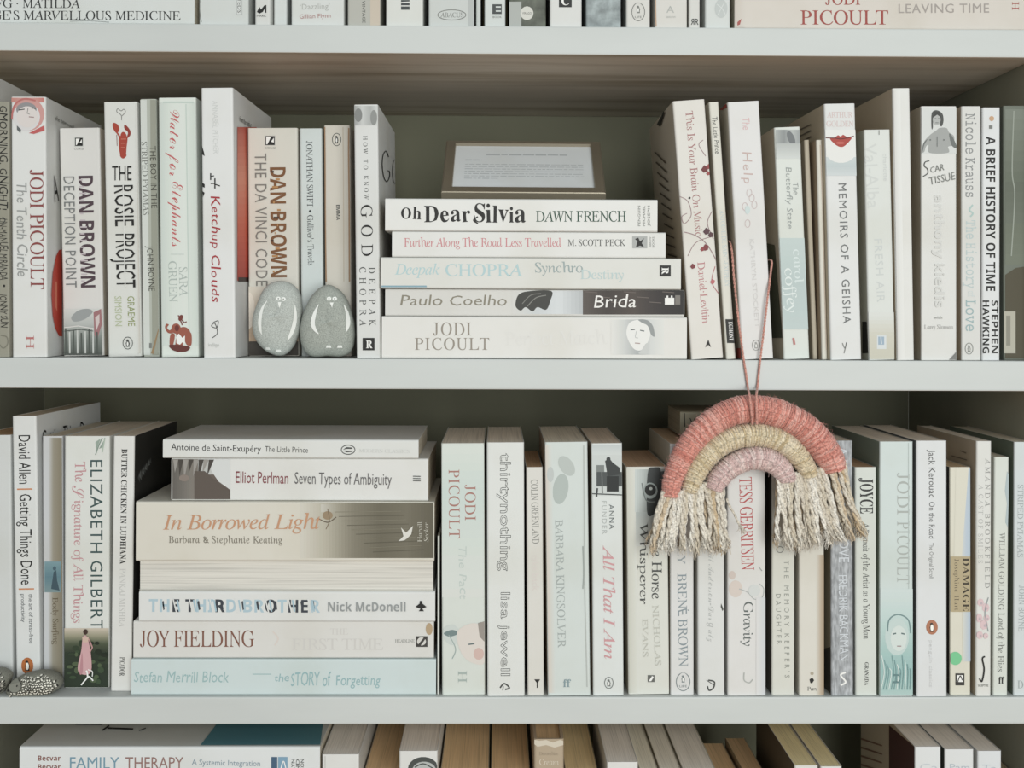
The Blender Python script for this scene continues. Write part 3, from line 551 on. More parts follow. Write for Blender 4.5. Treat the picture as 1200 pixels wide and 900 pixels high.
b.GR([(198, 200, 202), (150, 144, 128), (140, 132, 112), (128, 122, 104)], 57, 513, 74.5, 812, n=6, vert=False, name='spine_stripe', sh=-.5)  # brown-grey half, with its shadowed tone put into the tint
b.GR([(120, 152, 160), (92, 128, 140), (120, 144, 148)], 52.2, 658, 71.5, 694, n=5); b.G((60, 84, 96), [(60, 690), (63, 670), (66, 668), (67, 680), (70, 692)]); b.E((70, 96, 108), 64, 666, 2, 2.4)
b.T('Body Surfing', 'r', (96, 84, 62), (64.8, 700), (65.6, 755), 6.4)
b = VB(75.5, 128.5, 511, 74.5, 128.5, 3, .022, .13, (216, 218, 214), 'white spine with dark teal capitals above a woman in a pink dress in dark woods', G2, yaw=.6, pages=(226, 216, 200))
b.T('ELIZABETH', 's', TEAL, (113, 539), (113.2, 648), 14, 'author_name', track=.05); b.T('GILBERT', 's', TEAL, (113.2, 657), (113.5, 738), 14, 'author_name', track=.05)
b.T('The', 'r', (196, 142, 146), (94, 541), (94, 565), 12); b.T('S', 'sc', (196, 142, 146), (93, 569), (93, 584), 17); b.T('ignature of All Things', 'r', (196, 142, 146), (92.5, 586), (91.5, 730), 10.5)
b.CV((130, 150, 138), [(112, 533), (116, 522), (120, 513)], 1.2); b.G((150, 166, 154), [(113, 528), (112, 518), (118, 514)]); b.G((140, 158, 146), [(116, 526), (122, 516), (121, 524)]); b.S((170, 186, 172), [(120, 530), (123, 513)], 1.4)
b.GR([(202, 190, 172), (150, 146, 122), (74, 84, 62), (50, 60, 44)], 75.2, 736, 128, 764, n=8); b.R((42, 54, 38), 74.6, 764, 128.2, 806.5)
rn = random.Random(3)
for i in range(34):
    x, y = rn.uniform(78, 125), rn.uniform(752, 800); b.E(rn.choice([(58, 76, 50), (34, 44, 30), (78, 94, 64), (48, 62, 42)]), x, y, rn.uniform(2, 5), rn.uniform(1.5, 4), n=9)
b.GS((206, 160, 164), [(98, 746), (103, 746), (107, 764), (108, 784), (103, 790), (94, 788), (92, 780), (96, 762)]); b.GS((186, 132, 138), [(94, 788), (97, 764), (98, 786)]); b.E((66, 46, 38), 101, 740, 2.7, 3.2); b.G((206, 176, 160), [(97, 746), (105, 746), (104, 752), (98, 752)]); b.S((190, 140, 140), [(105, 748), (109, 758), (106, 764)], 1.6)
b.CV(WH, [(96, 802), (101, 796), (105, 792), (110, 797)], 1.6, 'publisher_logo'); b.S(WH, [(103, 787), (104, 794)], 1.8, 'publisher_logo'); b.CV(WH, [(104, 784), (109, 786), (109, 792)], 1, 'publisher_logo'); b.E(WH, 102.5, 786, 1.2, 1.3, 'publisher_logo')
b = VB(132, 158.5, 511, 130, 153.5, 3, .014, .128, (217, 217, 213), 'white spine with small black serif capitals and black front cover, beside lower stack', G2, side=((212, 210, 204), (44, 44, 42)), pages=(226, 216, 200), yaw=-1)
b.T('BUTTER CHICKEN IN LUDHIANA', 'rb', BK, (146, 526), (144, 661), 6.6); b.T('PANKAJ MISHRA', 'r', (190, 190, 186), (144, 666), (143, 735), 6.6, 'author_name'); b.T('PICADOR', 'rb', DG, (143.6, 770), (143, 792), 5.5, 'publisher_logo')
for i in range(9): b.G((120, 122, 120) if i % 2 else (84, 86, 84), [(161+i*1.6, 560-i*2), (163+i*1.6, 552-i*2), (164+i*1.6, 566-i*3)], face='R')

# the flat stack on the middle shelf, from the bottom up
z = SHELF[3]+.0002
b = HB(154, 511, 772.5, z, .004, .128, (198, 212, 212), 'bottom book of the lower flat stack, pale aqua with aqua handwriting', ST2); z = b.ztop
b.T('Stefan Merrill Block', 'h', (150, 182, 184), (157, 793), (268, 793), 13, 'author_name', jit=.2); b.S((150, 182, 184), [(296, 790), (318, 790)], .9); b.T('the', 'h', (142, 178, 182), (322, 794), (339, 794), 9); b.T('STORY of', 'h', (142, 178, 182), (341, 796), (388, 796), 15); b.T('Forgetting', 'h', (142, 178, 182), (394, 797), (446, 797), 12)
b = HB(156.5, 508.5, 727.5, z, .006, .126, (212, 211, 206), 'second book up in the lower flat stack, off-white with large brown serif capitals', ST2); z = b.ztop
b.T('JOY FIELDING', 'r', (128, 82, 66), (164, 748.5), (298, 748.5), 19, 'author_name'); b.T('FIRST TIME', 'r', (202, 200, 195), (342, 755), (449, 755), 13); b.T('THE', 'r', (202, 200, 195), (387, 740), (408, 740), 7); b.T('HEADLINE', 'r', MG, (463, 751), (486, 751), 3.6, 'publisher_logo')
b.R((60, 58, 54), 487.5, 745.5, 501, 758, 'publisher_logo'); b.E((206, 204, 198), 494, 751.5, 5.2, 4.8, 'publisher_logo'); b.G((60, 58, 54), [(488, 757.5), (498, 745.5), (501, 745.5), (492, 757.5)], 'publisher_logo'); b.E((178, 152, 118), 503, 737, 4, 7, 'spine_wear_or_tint'); b.CV((214, 204, 196), [(320, 740), (326, 748), (322, 756)], 1.6)
b = HB(163, 510, 693, z, .003, .128, (216, 217, 215), 'third book up in the lower flat stack, white with patchy blue and black block title', ST2); z = b.ztop
b.T('THE THIRD BROTHER', 'sb', (168, 194, 206), (174.5, 709.5), (375, 710.5), 15, cols=('00101001010010110', (58, 64, 72)))
for x, w_ in ((190, 3), (231, 4), (258, 4), (283, 3), (300, 4), (322, 3), (352, 4), (366, 3)): b.G((58, 64, 72), [(x, 705), (x+w_*.6, 704), (x+w_, 714), (x+w_*.5, 715)], 'title')
for x in (203, 222, 246, 275, 311, 338, 361): b.S((216, 217, 215), [(x, 701.5), (x+4, 718)], 1.5, 'title'); b.S((160, 190, 204), [(x+5, 703), (x+7.5, 716.5)], 1.8, 'title')
b.T('Nick McDonell', 'sb', (146, 150, 150), (384.5, 711), (475.5, 711), 10.5, 'author_name'); b.G(BK, [(487, 711), (492, 707), (492, 704), (495, 704), (495, 707), (500, 711), (495, 713), (497, 716), (491, 716), (493, 713)], 'publisher_logo')
# pages turned to the room
zt = zpx(656.5)-.0
A, B_ = P(163.5, 656.5, .006), P(508, 656.5, .006); th = A.z-z-.0003
M = Matrix.Translation((A.x, .006+.118, z+.0002+th/2)) @ Matrix(((0, 0, 1), (0, -1, 0), (1, 0, 0))).to_4x4()
b = Book(th, B_.x-A.x, .118, M, (214, 210, 200), 'fourth book up in the lower flat stack, turned so its cream page edges face out', ST2, 'paperback_book', pages=(214, 211, 203)); BOOKS.append(b); z = A.z
b = HB(159.5, 509, 588, z, .002, .13, (212, 207, 194), 'thick cream book in the lower flat stack whose right half is dark olive', ST2, hard=False); z = b.ztop
b.GR([(206, 201, 188), (178, 172, 154), (128, 122, 104), (104, 98, 80), (112, 106, 88), (92, 86, 70)], 352, 589.5, 508, 654, n=14, vert=False)
b.GR([(196, 192, 180), (150, 144, 126)], 376, 591, 400, 600, n=4, vert=False); b.E((150, 128, 100), 384, 604, 6, 5); b.CV((96, 84, 66), [(372, 607), (384, 612), (394, 606)], 1.2); b.CV((120, 104, 80), [(384, 596), (386, 610), (382, 620)], 1)
for i in range(10): b.S((88, 82, 66) if i % 2 else (126, 120, 100), [(392+i*5, 600+i*5.2), (470+i*3, 599+i*5)], .6)
b.T('In Borrowed Light', 'i', (196, 142, 106), (191, 612), (376, 611), 17); b.T('Barbara & Stephanie Keating', 'r', (120, 114, 100), (198, 632), (331, 632.5), 8, 'author_name', track=.05)
b.G((214, 212, 204), [(467, 634), (473, 628), (470, 618), (476, 624), (484, 616), (482, 626), (478, 630), (474, 633)], 'publisher_logo'); b.T('Harvill', 'r', (190, 186, 172), (492, 635), (492, 611), 5, 'publisher_logo'); b.T('Secker', 'i', (190, 186, 172), (499.5, 635), (499.5, 612), 5, 'publisher_logo')
b = HB(201, 502, 537, z, .006, .122, (216, 216, 213), 'white book high in the lower flat stack, brown photo at its left end', ST2); z = b.ztop
b.GR([(96, 92, 86), (126, 120, 112), (104, 92, 82), (92, 80, 72)], 202, 538, 270, 585, n=8, vert=False); b.GR([(176, 176, 172), (206, 208, 206)], 232, 538, 270, 556, n=4, vert=False); b.G((208, 210, 209), [(244, 538), (270, 538), (270, 574), (256, 564), (248, 552)])
for i in range(8): b.G((70, 64, 58) if i % 2 else (150, 146, 140), [(203+i*6, 538.5), (209+i*6, 538.5), (205+i*5.4, 554+i % 3*4)])
b.G((92, 82, 74), [(228, 552), (240, 552), (256, 566), (269, 576), (269, 585), (228, 585)]); b.E((134, 122, 112), 216, 560, 6, 4)
b.T('Elliot Perlman', 's', (134, 62, 66), (276.5, 559), (338, 560), 13.5, 'author_name'); b.T('Seven Types of Ambiguity', 's', (98, 96, 96), (345.5, 560), (459, 561.5), 13.5)
for i in range(3): b.S(DG, [(484, 558+i*2.6), (493, 558.2+i*2.6)], 1, 'publisher_logo')
b = HB(191, 490.5, 515, z, .004, .115, (214, 215, 212), 'slim white book on top of the lower flat stack, with dark rounded lettering', ST2); z = b.ztop
b.T('Antoine de Saint-Exupéry', 's', (54, 54, 54), (200.5, 523.5), (306, 526), 7.5, 'author_name'); b.T('The Little Prince', 's', (74, 74, 72), (310.5, 526), (361, 527.3), 6.5)
b.RING((74, 76, 74), 408, 527, 8, 5.4, 1); b.G((60, 62, 60), [(402, 527), (406, 524), (413, 524.5), (413, 526), (406, 526)], 'publisher_logo'); b.G((60, 62, 60), [(402, 528), (406, 530), (413, 529.5), (413, 528.5), (406, 528)], 'publisher_logo'); b.T('MODERN CLASSICS', 'r', (196, 197, 194), (421, 528), (480, 529), 4, 'publisher_logo')
b = VB(512.5, 515.5, 628, 512, 515, 3, .006, .12, (206, 208, 202), 'thin pamphlet standing on edge between the lower flat stack and the upright books', G2, side=((96, 104, 96), (150, 156, 150)))

b = VB(516.5, 568, 519.5, 518, 568.5, 3, .005, .128, (208, 213, 206), 'wide pale green-white spine with red-brown capitals and a faint face at its foot', G2, pages=(226, 216, 200), side=((198, 186, 166), (206, 206, 198)))
b.GR([(208, 214, 208), (196, 210, 204), (204, 212, 206), (210, 213, 207)], 518, 522, 567, 700, n=6); b.T('JODI', 'r', (168, 116, 104), (551, 568), (551.2, 610), 12.5, 'author_name', track=.06); b.T('PICOULT', 'r', (168, 116, 104), (532, 550), (532.6, 631), 12.5, 'author_name', track=.06); b.T('The Pact', 'h', (186, 198, 192), (542, 640), (543, 702), 9)
b.GS((196, 204, 200), [(520, 736), (532, 732), (540, 744), (532, 756), (521, 750)]); b.GS((112, 132, 132), [(520, 742), (530, 738), (538, 742), (527, 746)]); b.GS((214, 206, 198), [(536, 740), (556, 730), (568, 742), (568, 776), (552, 776), (540, 764)]); b.G((150, 142, 134), [(560, 730), (568, 728), (568, 752), (562, 746)]); b.S((96, 112, 112), [(549, 755), (556, 754)], 1.6); b.E((206, 176, 166), 561, 766, 6, 7); b.CV((150, 168, 164), [(526, 744), (534, 760), (530, 772)], 1)
b.T('H', 'r', (160, 174, 168), (542, 786), (542, 800), 10, 'publisher_logo')
b = VB(569.5, 615, 518.5, 571.5, 614.5, 3, .002, .128, (215, 217, 214), 'wide white spine with outlined grey lower-case lettering', G2, pages=(226, 216, 200), side=((190, 180, 162), (120, 116, 108)))
b.T('thirtynothing', 'o', (156, 158, 156), (592.5, 531), (592.5, 669), 12.5); b.T('lisa jewell', 'o', (168, 170, 168), (592.5, 694), (592.5, 792), 11, 'author_name'); b.CV(DG, [(586, 806), (591, 801), (597, 806), (592, 808)], 1.8, 'publisher_logo'); b.S(DG, [(590, 804), (589, 809)], 1, 'publisher_logo')
b = VB(616, 636.5, 547.5, 618, 637.5, 3, .004, .112, (211, 209, 202), 'narrow cream spine with tiny grey capitals, between two taller wide white spines', G2, pages=(202, 166, 130))
b.T('COLIN GREENLAND', 'r', (128, 128, 122), (626, 562), (628, 637), 8, 'author_name'); b.T('take back', 's', (210, 202, 196), (627, 650), (628, 692), 8); b.G(BK, [(626, 796), (633, 796), (630.4, 800), (630.6, 806), (629, 806), (629, 800)], 'publisher_logo')
b = VB(637.5, 689.5, 518, 642.5, 691.5, 3, .003, .13, (203, 211, 208), 'wide pale blue-green spine with grey leaf shapes and spaced capitals', G2, pages=(224, 216, 198), side=((206, 184, 162), (200, 196, 186)))
b.GR([(206, 196, 184), (203, 211, 208)], 638.5, 521, 647, 812, n=3, vert=False, sh=4.5, name='spine_wear_or_tint'); b.E((172, 182, 178), 657, 573, 9, 18, rot=.15); b.E((180, 188, 184), 664, 546, 8, 13, rot=-.6); b.E((186, 192, 190), 645, 556, 4, 9); b.T('BARBARA KINGSOLVER', 'r', (160, 168, 166), (655, 609), (658.5, 759), 9, 'author_name')  # first tint is warmer along the left edge
b.CV((176, 182, 178), [(684, 522), (684.5, 600), (685, 680), (688, 805)], 1.4, 'spine_wear_or_tint'); b.CV((150, 158, 154), [(683, 640), (684, 670), (683, 690)], 1.4, 'spine_wear_or_tint'); b.T('ff', 'rb', (128, 150, 156), (660, 800.5), (669, 800.5), 9, 'publisher_logo')
b = VB(692.5, 729.5, 519.5, 695, 731, 3, .003, .126, (213, 217, 215), 'white spine with a dark street picture at the top and pink slanted script', G2, pages=(222, 206, 186), side=((190, 180, 164), (206, 200, 188)))
b.GR([(186, 194, 194), (202, 208, 206)], 693.4, 521, 729.5, 533, n=3); b.R((196, 202, 200), 693.6, 533, 729.8, 581); b.R((70, 76, 76), 699, 553, 729.5, 570); b.G((48, 52, 52), [(709, 540), (714, 537), (718, 542), (726, 548), (727, 556), (712, 558)]); b.R((30, 34, 34), 711, 558, 725, 576); b.E((52, 56, 56), 713, 538, 2.4, 2.8); b.S((40, 44, 44), [(694, 578.5), (729, 580)], 1.2); b.S((56, 60, 60), [(700, 572), (699, 582)], 2); b.S((110, 114, 112), [(705, 548), (706, 578)], 1.4); b.R((120, 126, 124), 699, 545, 708, 553)
b.T('ANNA', 's', (96, 104, 106), (716.5, 591), (717, 620), 5.6, 'author_name', track=.1); b.T('FUNDER', 's', (176, 180, 178), (708, 587), (708.6, 626), 5.6, 'author_name', track=.1)
b.T('All That I Am', 'i', (206, 146, 150), (713, 639), (714.5, 772), 12.5); b.penguin(713.5, 800, 5, 6.6, (110, 114, 112), None, (110, 114, 112))
b = VB(732, 783.5, 547, 737.5, 783.5, 3, .006, .112, (211, 212, 204), 'white spine with a dark horse eye at its top, left behind the rainbow', G2, pages=(202, 170, 140), side=((170, 166, 150), (206, 200, 188)))
b.GR([(196, 196, 184), (211, 212, 204)], 733, 549, 744, 812, n=3, vert=False, sh=5, name='spine_wear_or_tint'); b.GR([(196, 204, 202), (150, 158, 156), (176, 184, 180)], 744, 550, 784, 600, n=5, vert=False); b.E((84, 90, 90), 777, 566, 10, 14); b.GR([(176, 184, 182), (206, 208, 202)], 745, 600, 784, 640, n=6)  # first tint is duller at the left edge, fading into the base
b.GS((60, 64, 64), [(760, 549), (774, 549), (772, 590), (764, 604), (758, 598)]); b.E((150, 160, 158), 762, 575, 8.5, 9.5); b.E((28, 30, 30), 762, 574, 6.5, 6.8); b.E((170, 176, 172), 762.5, 572.5, 2, 1.8); b.CV((110, 118, 116), [(752, 566), (757, 586), (768, 588)], 1.2)
b.T('The Horse', 'r', DG, (770, 622), (769.5, 702), 11.5); b.T('Whisperer', 'r', DG, (754.5, 612), (754.5, 708), 9); b.T('NICHOLAS', 'r', (188, 188, 178), (768, 709), (771.5, 780), 7, 'author_name'); b.T('EVANS', 'r', (188, 188, 178), (756, 725), (756.5, 770), 6, 'author_name')
b.R((96, 98, 94), 759, 791, 767, 799, 'publisher_logo'); b.G(WH, [(760, 798), (764, 792), (766, 793), (763, 798)], 'publisher_logo')
b = VB(785, 813, 520, 785.5, 813.5, 3, .005, .125, (213, 213, 212), 'white spine with grey wide capitals and an egg-shaped logo, under the left fringe', G2, pages=(206, 180, 150), side=((196, 190, 174), (206, 200, 188)))
b.T('DARING GREATLY', 'r', (140, 150, 154), (798, 530), (798.5, 661), 9); b.T('BRENÉ BROWN', 'r', (132, 144, 150), (799, 672), (801, 781), 10.5, 'author_name'); b.RING((120, 130, 132), 800.5, 799, 8, 10.5, 1); b.penguin(800.5, 795.5, 5, 6.8, (213, 213, 212), None, (120, 130, 132)); b.T('LIFE', 's', (120, 130, 132), (796, 804), (805, 804), 2.6, 'publisher_logo')
b = VB(816.5, 849, 522, 818, 849.5, 3, .003, .12, (212, 213, 211), 'white spine with thin grey cursive signature lettering below the left fringe', G2, pages=(206, 180, 150))
b.T('Gail Anderson-Dargatz', 'sc', (172, 174, 172), (834, 640), (834, 752), 7.5, 'author_name'); b.G(DG, [(845, 707), (848, 714), (846.5, 716), (844.5, 711)]); b.CV(DG, [(830, 797), (837, 799), (836, 806), (831, 809), (829, 804)], 1.7, 'publisher_logo'); b.S(DG, [(828, 797), (837, 803)], .8, 'publisher_logo'); b.T('a recipe for bees', 'r', (186, 188, 186), (833, 545), (833.5, 630), 9)
b = VB(851.5, 898, 520, 853, 897, 3, .003, .128, (214, 213, 211), 'wide white spine with tall red serif lettering seen through the rainbow arch', G2, pages=(206, 180, 150))
b.T('TESS GERRITSEN', 'r', (186, 70, 70), (873.5, 559), (876.5, 668), 14.5, 'author_name'); b.T('Gravity', 'r', (92, 100, 98), (877, 705), (876.5, 757), 11)
b.E((208, 196, 186), 862, 690, 8, 10); b.E((200, 186, 176), 858, 674, 4, 5); b.CV((168, 172, 170), [(866, 690), (876, 694), (884, 702), (893, 700), (895, 690), (890, 684)], 1); b.E((204, 207, 205), 884, 692, 7, 7); b.CV(LG, [(872, 788), (872, 797), (878, 800), (882, 796)], 1.4, 'publisher_logo'); b.S((150, 152, 150), [(889, 664), (893, 669)], 1)
b.GR([(214, 213, 211), (198, 202, 206)], 886, 700, 897, 815, n=3, vert=False, name='spine_wear_or_tint')  # tint turning cooler and darker towards the right edge
b = VB(904.5, 932, 518, 904, 931.5, 3, .005, .126, (208, 208, 199), 'cream-grey spine with two lines of widely spaced small capitals under the right fringe', G2, pages=(206, 180, 150), side=((86, 82, 74), (200, 196, 186)))
b.T('THE MEMORY KEEPER\'S', 's', (140, 142, 134), (921.5, 657), (922.5, 794), 5.6, track=.35); b.T('DAUGHTER', 's', (140, 142, 134), (912, 696), (913, 755), 5.6, track=.3); b.RING((120, 120, 112), 914, 644, 4, 3.5, .9)
b = VB(936, 966.5, 519, 936.5, 966, 3, .003, .12, (212, 208, 198), 'plain cream spine with only a tiny black logo, under the right fringe', G2, pages=(206, 180, 150))
b.GR([(204, 200, 188), (184, 168, 146), (160, 136, 108)], 957, 650, 966, 815, n=4, vert=False, name='spine_wear_or_tint'); b.T('Pan', 'r', DG, (946, 807), (957, 807), 4.6, 'publisher_logo'); b.G(BK, [(948.5, 796), (952, 794), (954, 797), (951.5, 801), (949.5, 800)], 'publisher_logo'); b.E((170, 160, 140), 951.5, 789, 2, 2)  # tint turning browner towards the right edge
b = VB(973, 999.5, 516.5, 974, 1000.5, 3, .003, .125, (158, 161, 165), 'blue-grey denim-textured spine with pale capitals behind the right end of the rainbow', G2, surface='denim_weave', side=((150, 140, 118), (158, 161, 165)))
b.T('A MAN CALLED OVE', 's', (202, 208, 214), (987, 524), (989, 659), 12); b.T('FREDRIK BACKMAN', 's', (202, 208, 214), (987.5, 674), (989.5, 774), 10, 'author_name'); b.CV(WH, [(991, 788), (985, 791), (991, 799), (985, 803)], 2, 'publisher_logo'); b.R((60, 54, 44), 966, 760, 975, 814, 'cover_picture_or_shade', 'L')
b = VB(1001.5, 1027.5, 547.5, 1002.5, 1028, 3, .004, .112, (206, 210, 203), 'short pale green-white spine with tall condensed black name, right of the fringe', G2, pages=(192, 156, 122))
b.T('JOYCE', 'rb', (44, 44, 44), (1015.5, 560), (1015.5, 602), 15, 'author_name'); b.T('A Portrait of the Artist as a Young Man', 'r', (66, 66, 64), (1014.5, 612), (1015.5, 749), 7.2); b.T('GRANADA', 'rb', (74, 74, 72), (1015.5, 776), (1015.5, 803), 4.2, 'publisher_logo')
b = VB(1031, 1070, 517.5, 1030.5, 1070.5, 3, .002, .13, (200, 212, 209), 'wide pale teal spine with thin tall capitals and a drawn child face near the foot', G2, pages=(226, 216, 200), side=((150, 164, 148), (200, 206, 200)))
b.T('JODI', 'r', (166, 172, 168), (1058.5, 554), (1058.5, 603), 14, 'author_name', track=.05); b.T('PICOULT', 'r', (166, 172, 168), (1058.5, 611), (1058.5, 684), 14, 'author_name', track=.05); b.S((176, 188, 184), [(1064.5, 519), (1065, 815)], .9, 'spine_wear_or_tint')
b.GR([(200, 212, 209), (184, 206, 202), (160, 192, 188)], 1031.2, 690, 1070.2, 760, n=6); b.GR([(160, 192, 188), (146, 184, 180), (166, 194, 190)], 1030.9, 760, 1070.3, 814, n=4)
b.E((188, 206, 202), 1051, 746, 14, 22); b.CV((112, 140, 140), [(1040, 740), (1042, 726), (1052, 720), (1064, 726), (1067, 742)], 1.6); b.E((204, 214, 210), 1053, 748, 9.5, 15); b.S((96, 116, 116), [(1046, 743), (1050, 742)], 1.6); b.S((96, 116, 116), [(1056, 742), (1060, 743)], 1.6); b.S((150, 130, 130), [(1051, 757), (1056, 757)], 1.2)
for i in range(12): b.CV((116, 156, 156) if i % 3 else (206, 218, 214), [(1033+i*3, 768+i % 4*5), (1036+i*2.8, 788), (1032+i*3.1, 808)], 1)
b.T('H', 'r', (96, 130, 132), (1050, 788), (1050, 802), 8, 'publisher_logo')
b = VB(1073.5, 1110, 516.5, 1074, 1110, 3, .001, .13, (213, 215, 216), 'white spine with thin dark rounded lettering and an orange-brown oval logo', G2, pages=(226, 216, 200), side=((110, 112, 112), (206, 206, 200)))
b.T('Jack Kerouac', 's', (84, 84, 84), (1092, 527), (1092.5, 583), 7.5, 'author_name'); b.T('On the Road', 's', (100, 100, 100), (1092, 588), (1092, 631), 6.5); b.T('The Original Scroll', 's', (128, 128, 126), (1091.5, 636), (1091.5, 678), 4.6, 'subtitle'); b.penguin(1092, 735, 6.8, 8.6, fill=(176, 112, 80), body=(60, 50, 44)); b.T('penguin classics', 's', (202, 203, 203), (1091, 750), (1091, 805), 4, 'publisher_logo')
b = VB(1112.5, 1138, 547.5, 1113.5, 1137.5, 3, .005, .112, (212, 208, 192), 'short cream spine with a tan title band and a round green sticker', G2, pages=(202, 176, 142), side=((54, 50, 44), (200, 196, 186)))
b.GR([(206, 206, 196), (182, 194, 206), (170, 186, 202)], 1126, 549, 1137.5, 652, n=4, vert=False); b.G((212, 208, 192), [(1120, 549), (1135, 549), (1127, 652), (1118, 652)]); b.R((176, 160, 124), 1114, 652, 1137.6, 717, 'title_band'); b.T('DAMAGE', 'rb', (62, 54, 40), (1132, 653.5), (1132, 716), 7.5); b.T('Josephine Hart', 'r', (90, 80, 62), (1121, 655), (1121, 715), 5, 'author_name', track=.12)
b.GR([(206, 206, 196), (170, 186, 204)], 1128, 717, 1137.4, 775, n=3, vert=False); b.E((110, 196, 140), 1119.5, 771.5, 7.4, 7.8, 'sticker'); b.R((52, 50, 46), 1119.5, 789, 1130, 803, 'publisher_logo'); b.R(WH, 1121, 791, 1128.5, 799, 'publisher_logo'); b.CV((52, 50, 46), [(1122, 799), (1125, 792), (1127.5, 797)], 1.2, 'publisher_logo')
b = VB(1144, 1162.5, 517, 1143.5, 1161.5, 3, .002, .128, (214, 214, 209), 'white narrow spine with spaced capitals, pink flower print and a black long-s mark', G2, pages=(226, 216, 200), side=((190, 174, 150), (206, 202, 192)))
b.T('AMANDA BROOKFIELD', 'r', (146, 146, 142), (1157.5, 537), (1157, 689), 5.6, 'author_name', track=.3); b.T('A CAST OF SMILES', 'r', (176, 176, 172), (1149.5, 568), (1149, 660), 5.4, track=.2)
for x, y, r in ((1149, 706, 4), (1155, 712, 4.5), (1147, 724, 4.5), (1153, 732, 5), (1148, 744, 4), (1156, 724, 3.5), (1155, 745, 3)): b.E((214, 186, 188), x, y, r, r*1.2, n=7); b.E((186, 170, 176), x+1, y+1, r*.35, r*.4, n=7)
b.CV((150, 158, 160), [(1158, 700), (1154, 718), (1158, 740)], .9); b.CV(BK, [(1154, 769), (1151, 772), (1153, 784), (1150.5, 798), (1147.5, 795)], 1.7, 'publisher_logo'); b.T('SCEPTRE', 's', MG, (1146, 803), (1158, 803), 2.6, 'publisher_logo')
b.S((120, 108, 92), [(1126, 528), (1133, 531)], 1.1, 'blurb', 'L'); b.S((120, 108, 92), [(1116, 534), (1134, 539)], 1.1, 'blurb', 'L')
b = VB(1165, 1183, 535.5, 1163.5, 1181, 3, .004, .118, (208, 212, 204), 'narrow green-white spine with small serif title and a blue-grey torn patch at upper right', G2)
b.G((170, 186, 188), [(1180, 552), (1182.6, 556), (1182, 590), (1181, 618), (1178, 612), (1180, 590), (1177.5, 575)]); b.T('WILLIAM GOLDING', 'r', (130, 132, 126), (1174.5, 624), (1173, 715), 6.2, 'author_name'); b.T('Lord of the Flies', 'r', (110, 112, 106), (1173.5, 718), (1172.5, 787), 7); b.T('ff', 'rb', BK, (1170, 797), (1177, 797), 8, 'publisher_logo')
b = VB(1188.5, 1213, 518, 1187.5, 1212, 3, .004, .13, (202, 209, 210), 'pale blue-grey spine with faint capitals, cut by the right picture edge on the middle shelf', G2, pages=(222, 214, 196), side=((110, 122, 106), (200, 206, 200)))
b.T('STRIPED PYJAMAS', 'r', (158, 166, 166), (1196, 568), (1195.5, 653), 6.5); b.T('JOHN BOYNE', 'r', (158, 166, 166), (1197.5, 686), (1197, 740), 7, 'author_name'); b.T('D', 'r', (150, 160, 160), (1192.5, 802), (1199, 802), 9, 'publisher_logo'); b.T('THE BOY IN THE', 'r', (158, 166, 166), (1206, 572), (1206, 650), 6.5)
# two books lying behind on top of the row
zt = max((bb.M @ Vector((0, 0, bb.h))).z for bb in BOOKS if bb.root['label'].startswith(('white spine with grey wide', 'white spine with thin grey cursive', 'wide white spine with tall red', 'cream-grey spine')))
b = HB(797, 930, 482.5, zt+.0003, .050, .07, (150, 144, 122), 'tan book lying flat on top of the row, peeking out behind the rainbow', G2, pages=(166, 156, 134), name='paperback_book')
b.S(BK, [(802, 484), (802.5, 500)], 1); b.T('V', 's', BK, (808, 494), (815, 494), 8)

# ================================================================== ROW 0: top shelf (only the feet of the books are in the picture)
b = HB(-98, 228, -18, SHELF[1]+.0002, .004, .13, (208, 212, 210), 'white book lying flat at top left, two lines of black serif capitals', G0); z = b.ztop
b.T("THE BFG · MATILDA", 'r', (44, 46, 46), (-49, 4), (94, 4.5), 10); b.T("GEORGE'S MARVELLOUS MEDICINE", 'r', (44, 46, 46), (-53, 17.5), (211.5, 18.5), 10.5); b.CV((150, 154, 152), [(82, 25), (104, 24.5), (128, 26)], .8, 'spine_wear_or_tint')
def top(x0, x1, col, label, s=.004, h=-250, **k): return VB(x0, x1, h, x0, x1, 1, s, .125, col, label, G0, **k)
b = top(233, 291.5, (204, 208, 206), 'white spine with a small boxed word, beside the flat top-left book'); b.R((176, 180, 178), 277, -20, 284, 17.5, 'publisher_logo'); b.R((206, 209, 207), 277.8, -19, 283.2, 16.7, 'publisher_logo'); b.T('TEDS', 's', DG, (280.5, -2), (280.5, 15), 4, 'publisher_logo'); b.CV(MG, [(234, 0), (233.6, 10), (236, 26)], 1, 'spine_wear_or_tint')
b = top(298.5, 317, (208, 209, 206), 'narrow white spine with a small black bird mark on the top shelf'); b.G(BK, [(301, 14), (304, 8), (306, 11), (310, 6), (311, 9), (308, 14), (304, 16)], 'publisher_logo'); b.R(BK, 310.5, 6, 312.2, 15, 'publisher_logo'); b.T('MARK', 's', DG, (301, 18.5), (312, 18.5), 2.6, 'publisher_logo')
b = top(320.5, 336.5, (208, 212, 211), 'narrow blank white spine between the bird mark and the grey-lettered quotation', s=.012)
b = top(341, 403.5, (209, 212, 210), 'wide white spine with a grey quoted word above red words on the top shelf'); b.T('‘Dazzling’', 's', LG, (351.5, 8), (386.5, 7), 6.5, 'review_quote'); b.T('Gillian Flynn', 's', (168, 116, 114), (351, 19.5), (387.5, 18), 5, 'review_quote')
b = top(407, 446, (178, 178, 170), 'grey spine with a cream right edge and small vertical publisher word on the top shelf'); b.R((196, 184, 166), 434, -60, 446, 31.5, 'spine_stripe'); b.T('VINTAGE', 's', DG, (426, 1), (426.5, 27), 3.6, 'publisher_logo')
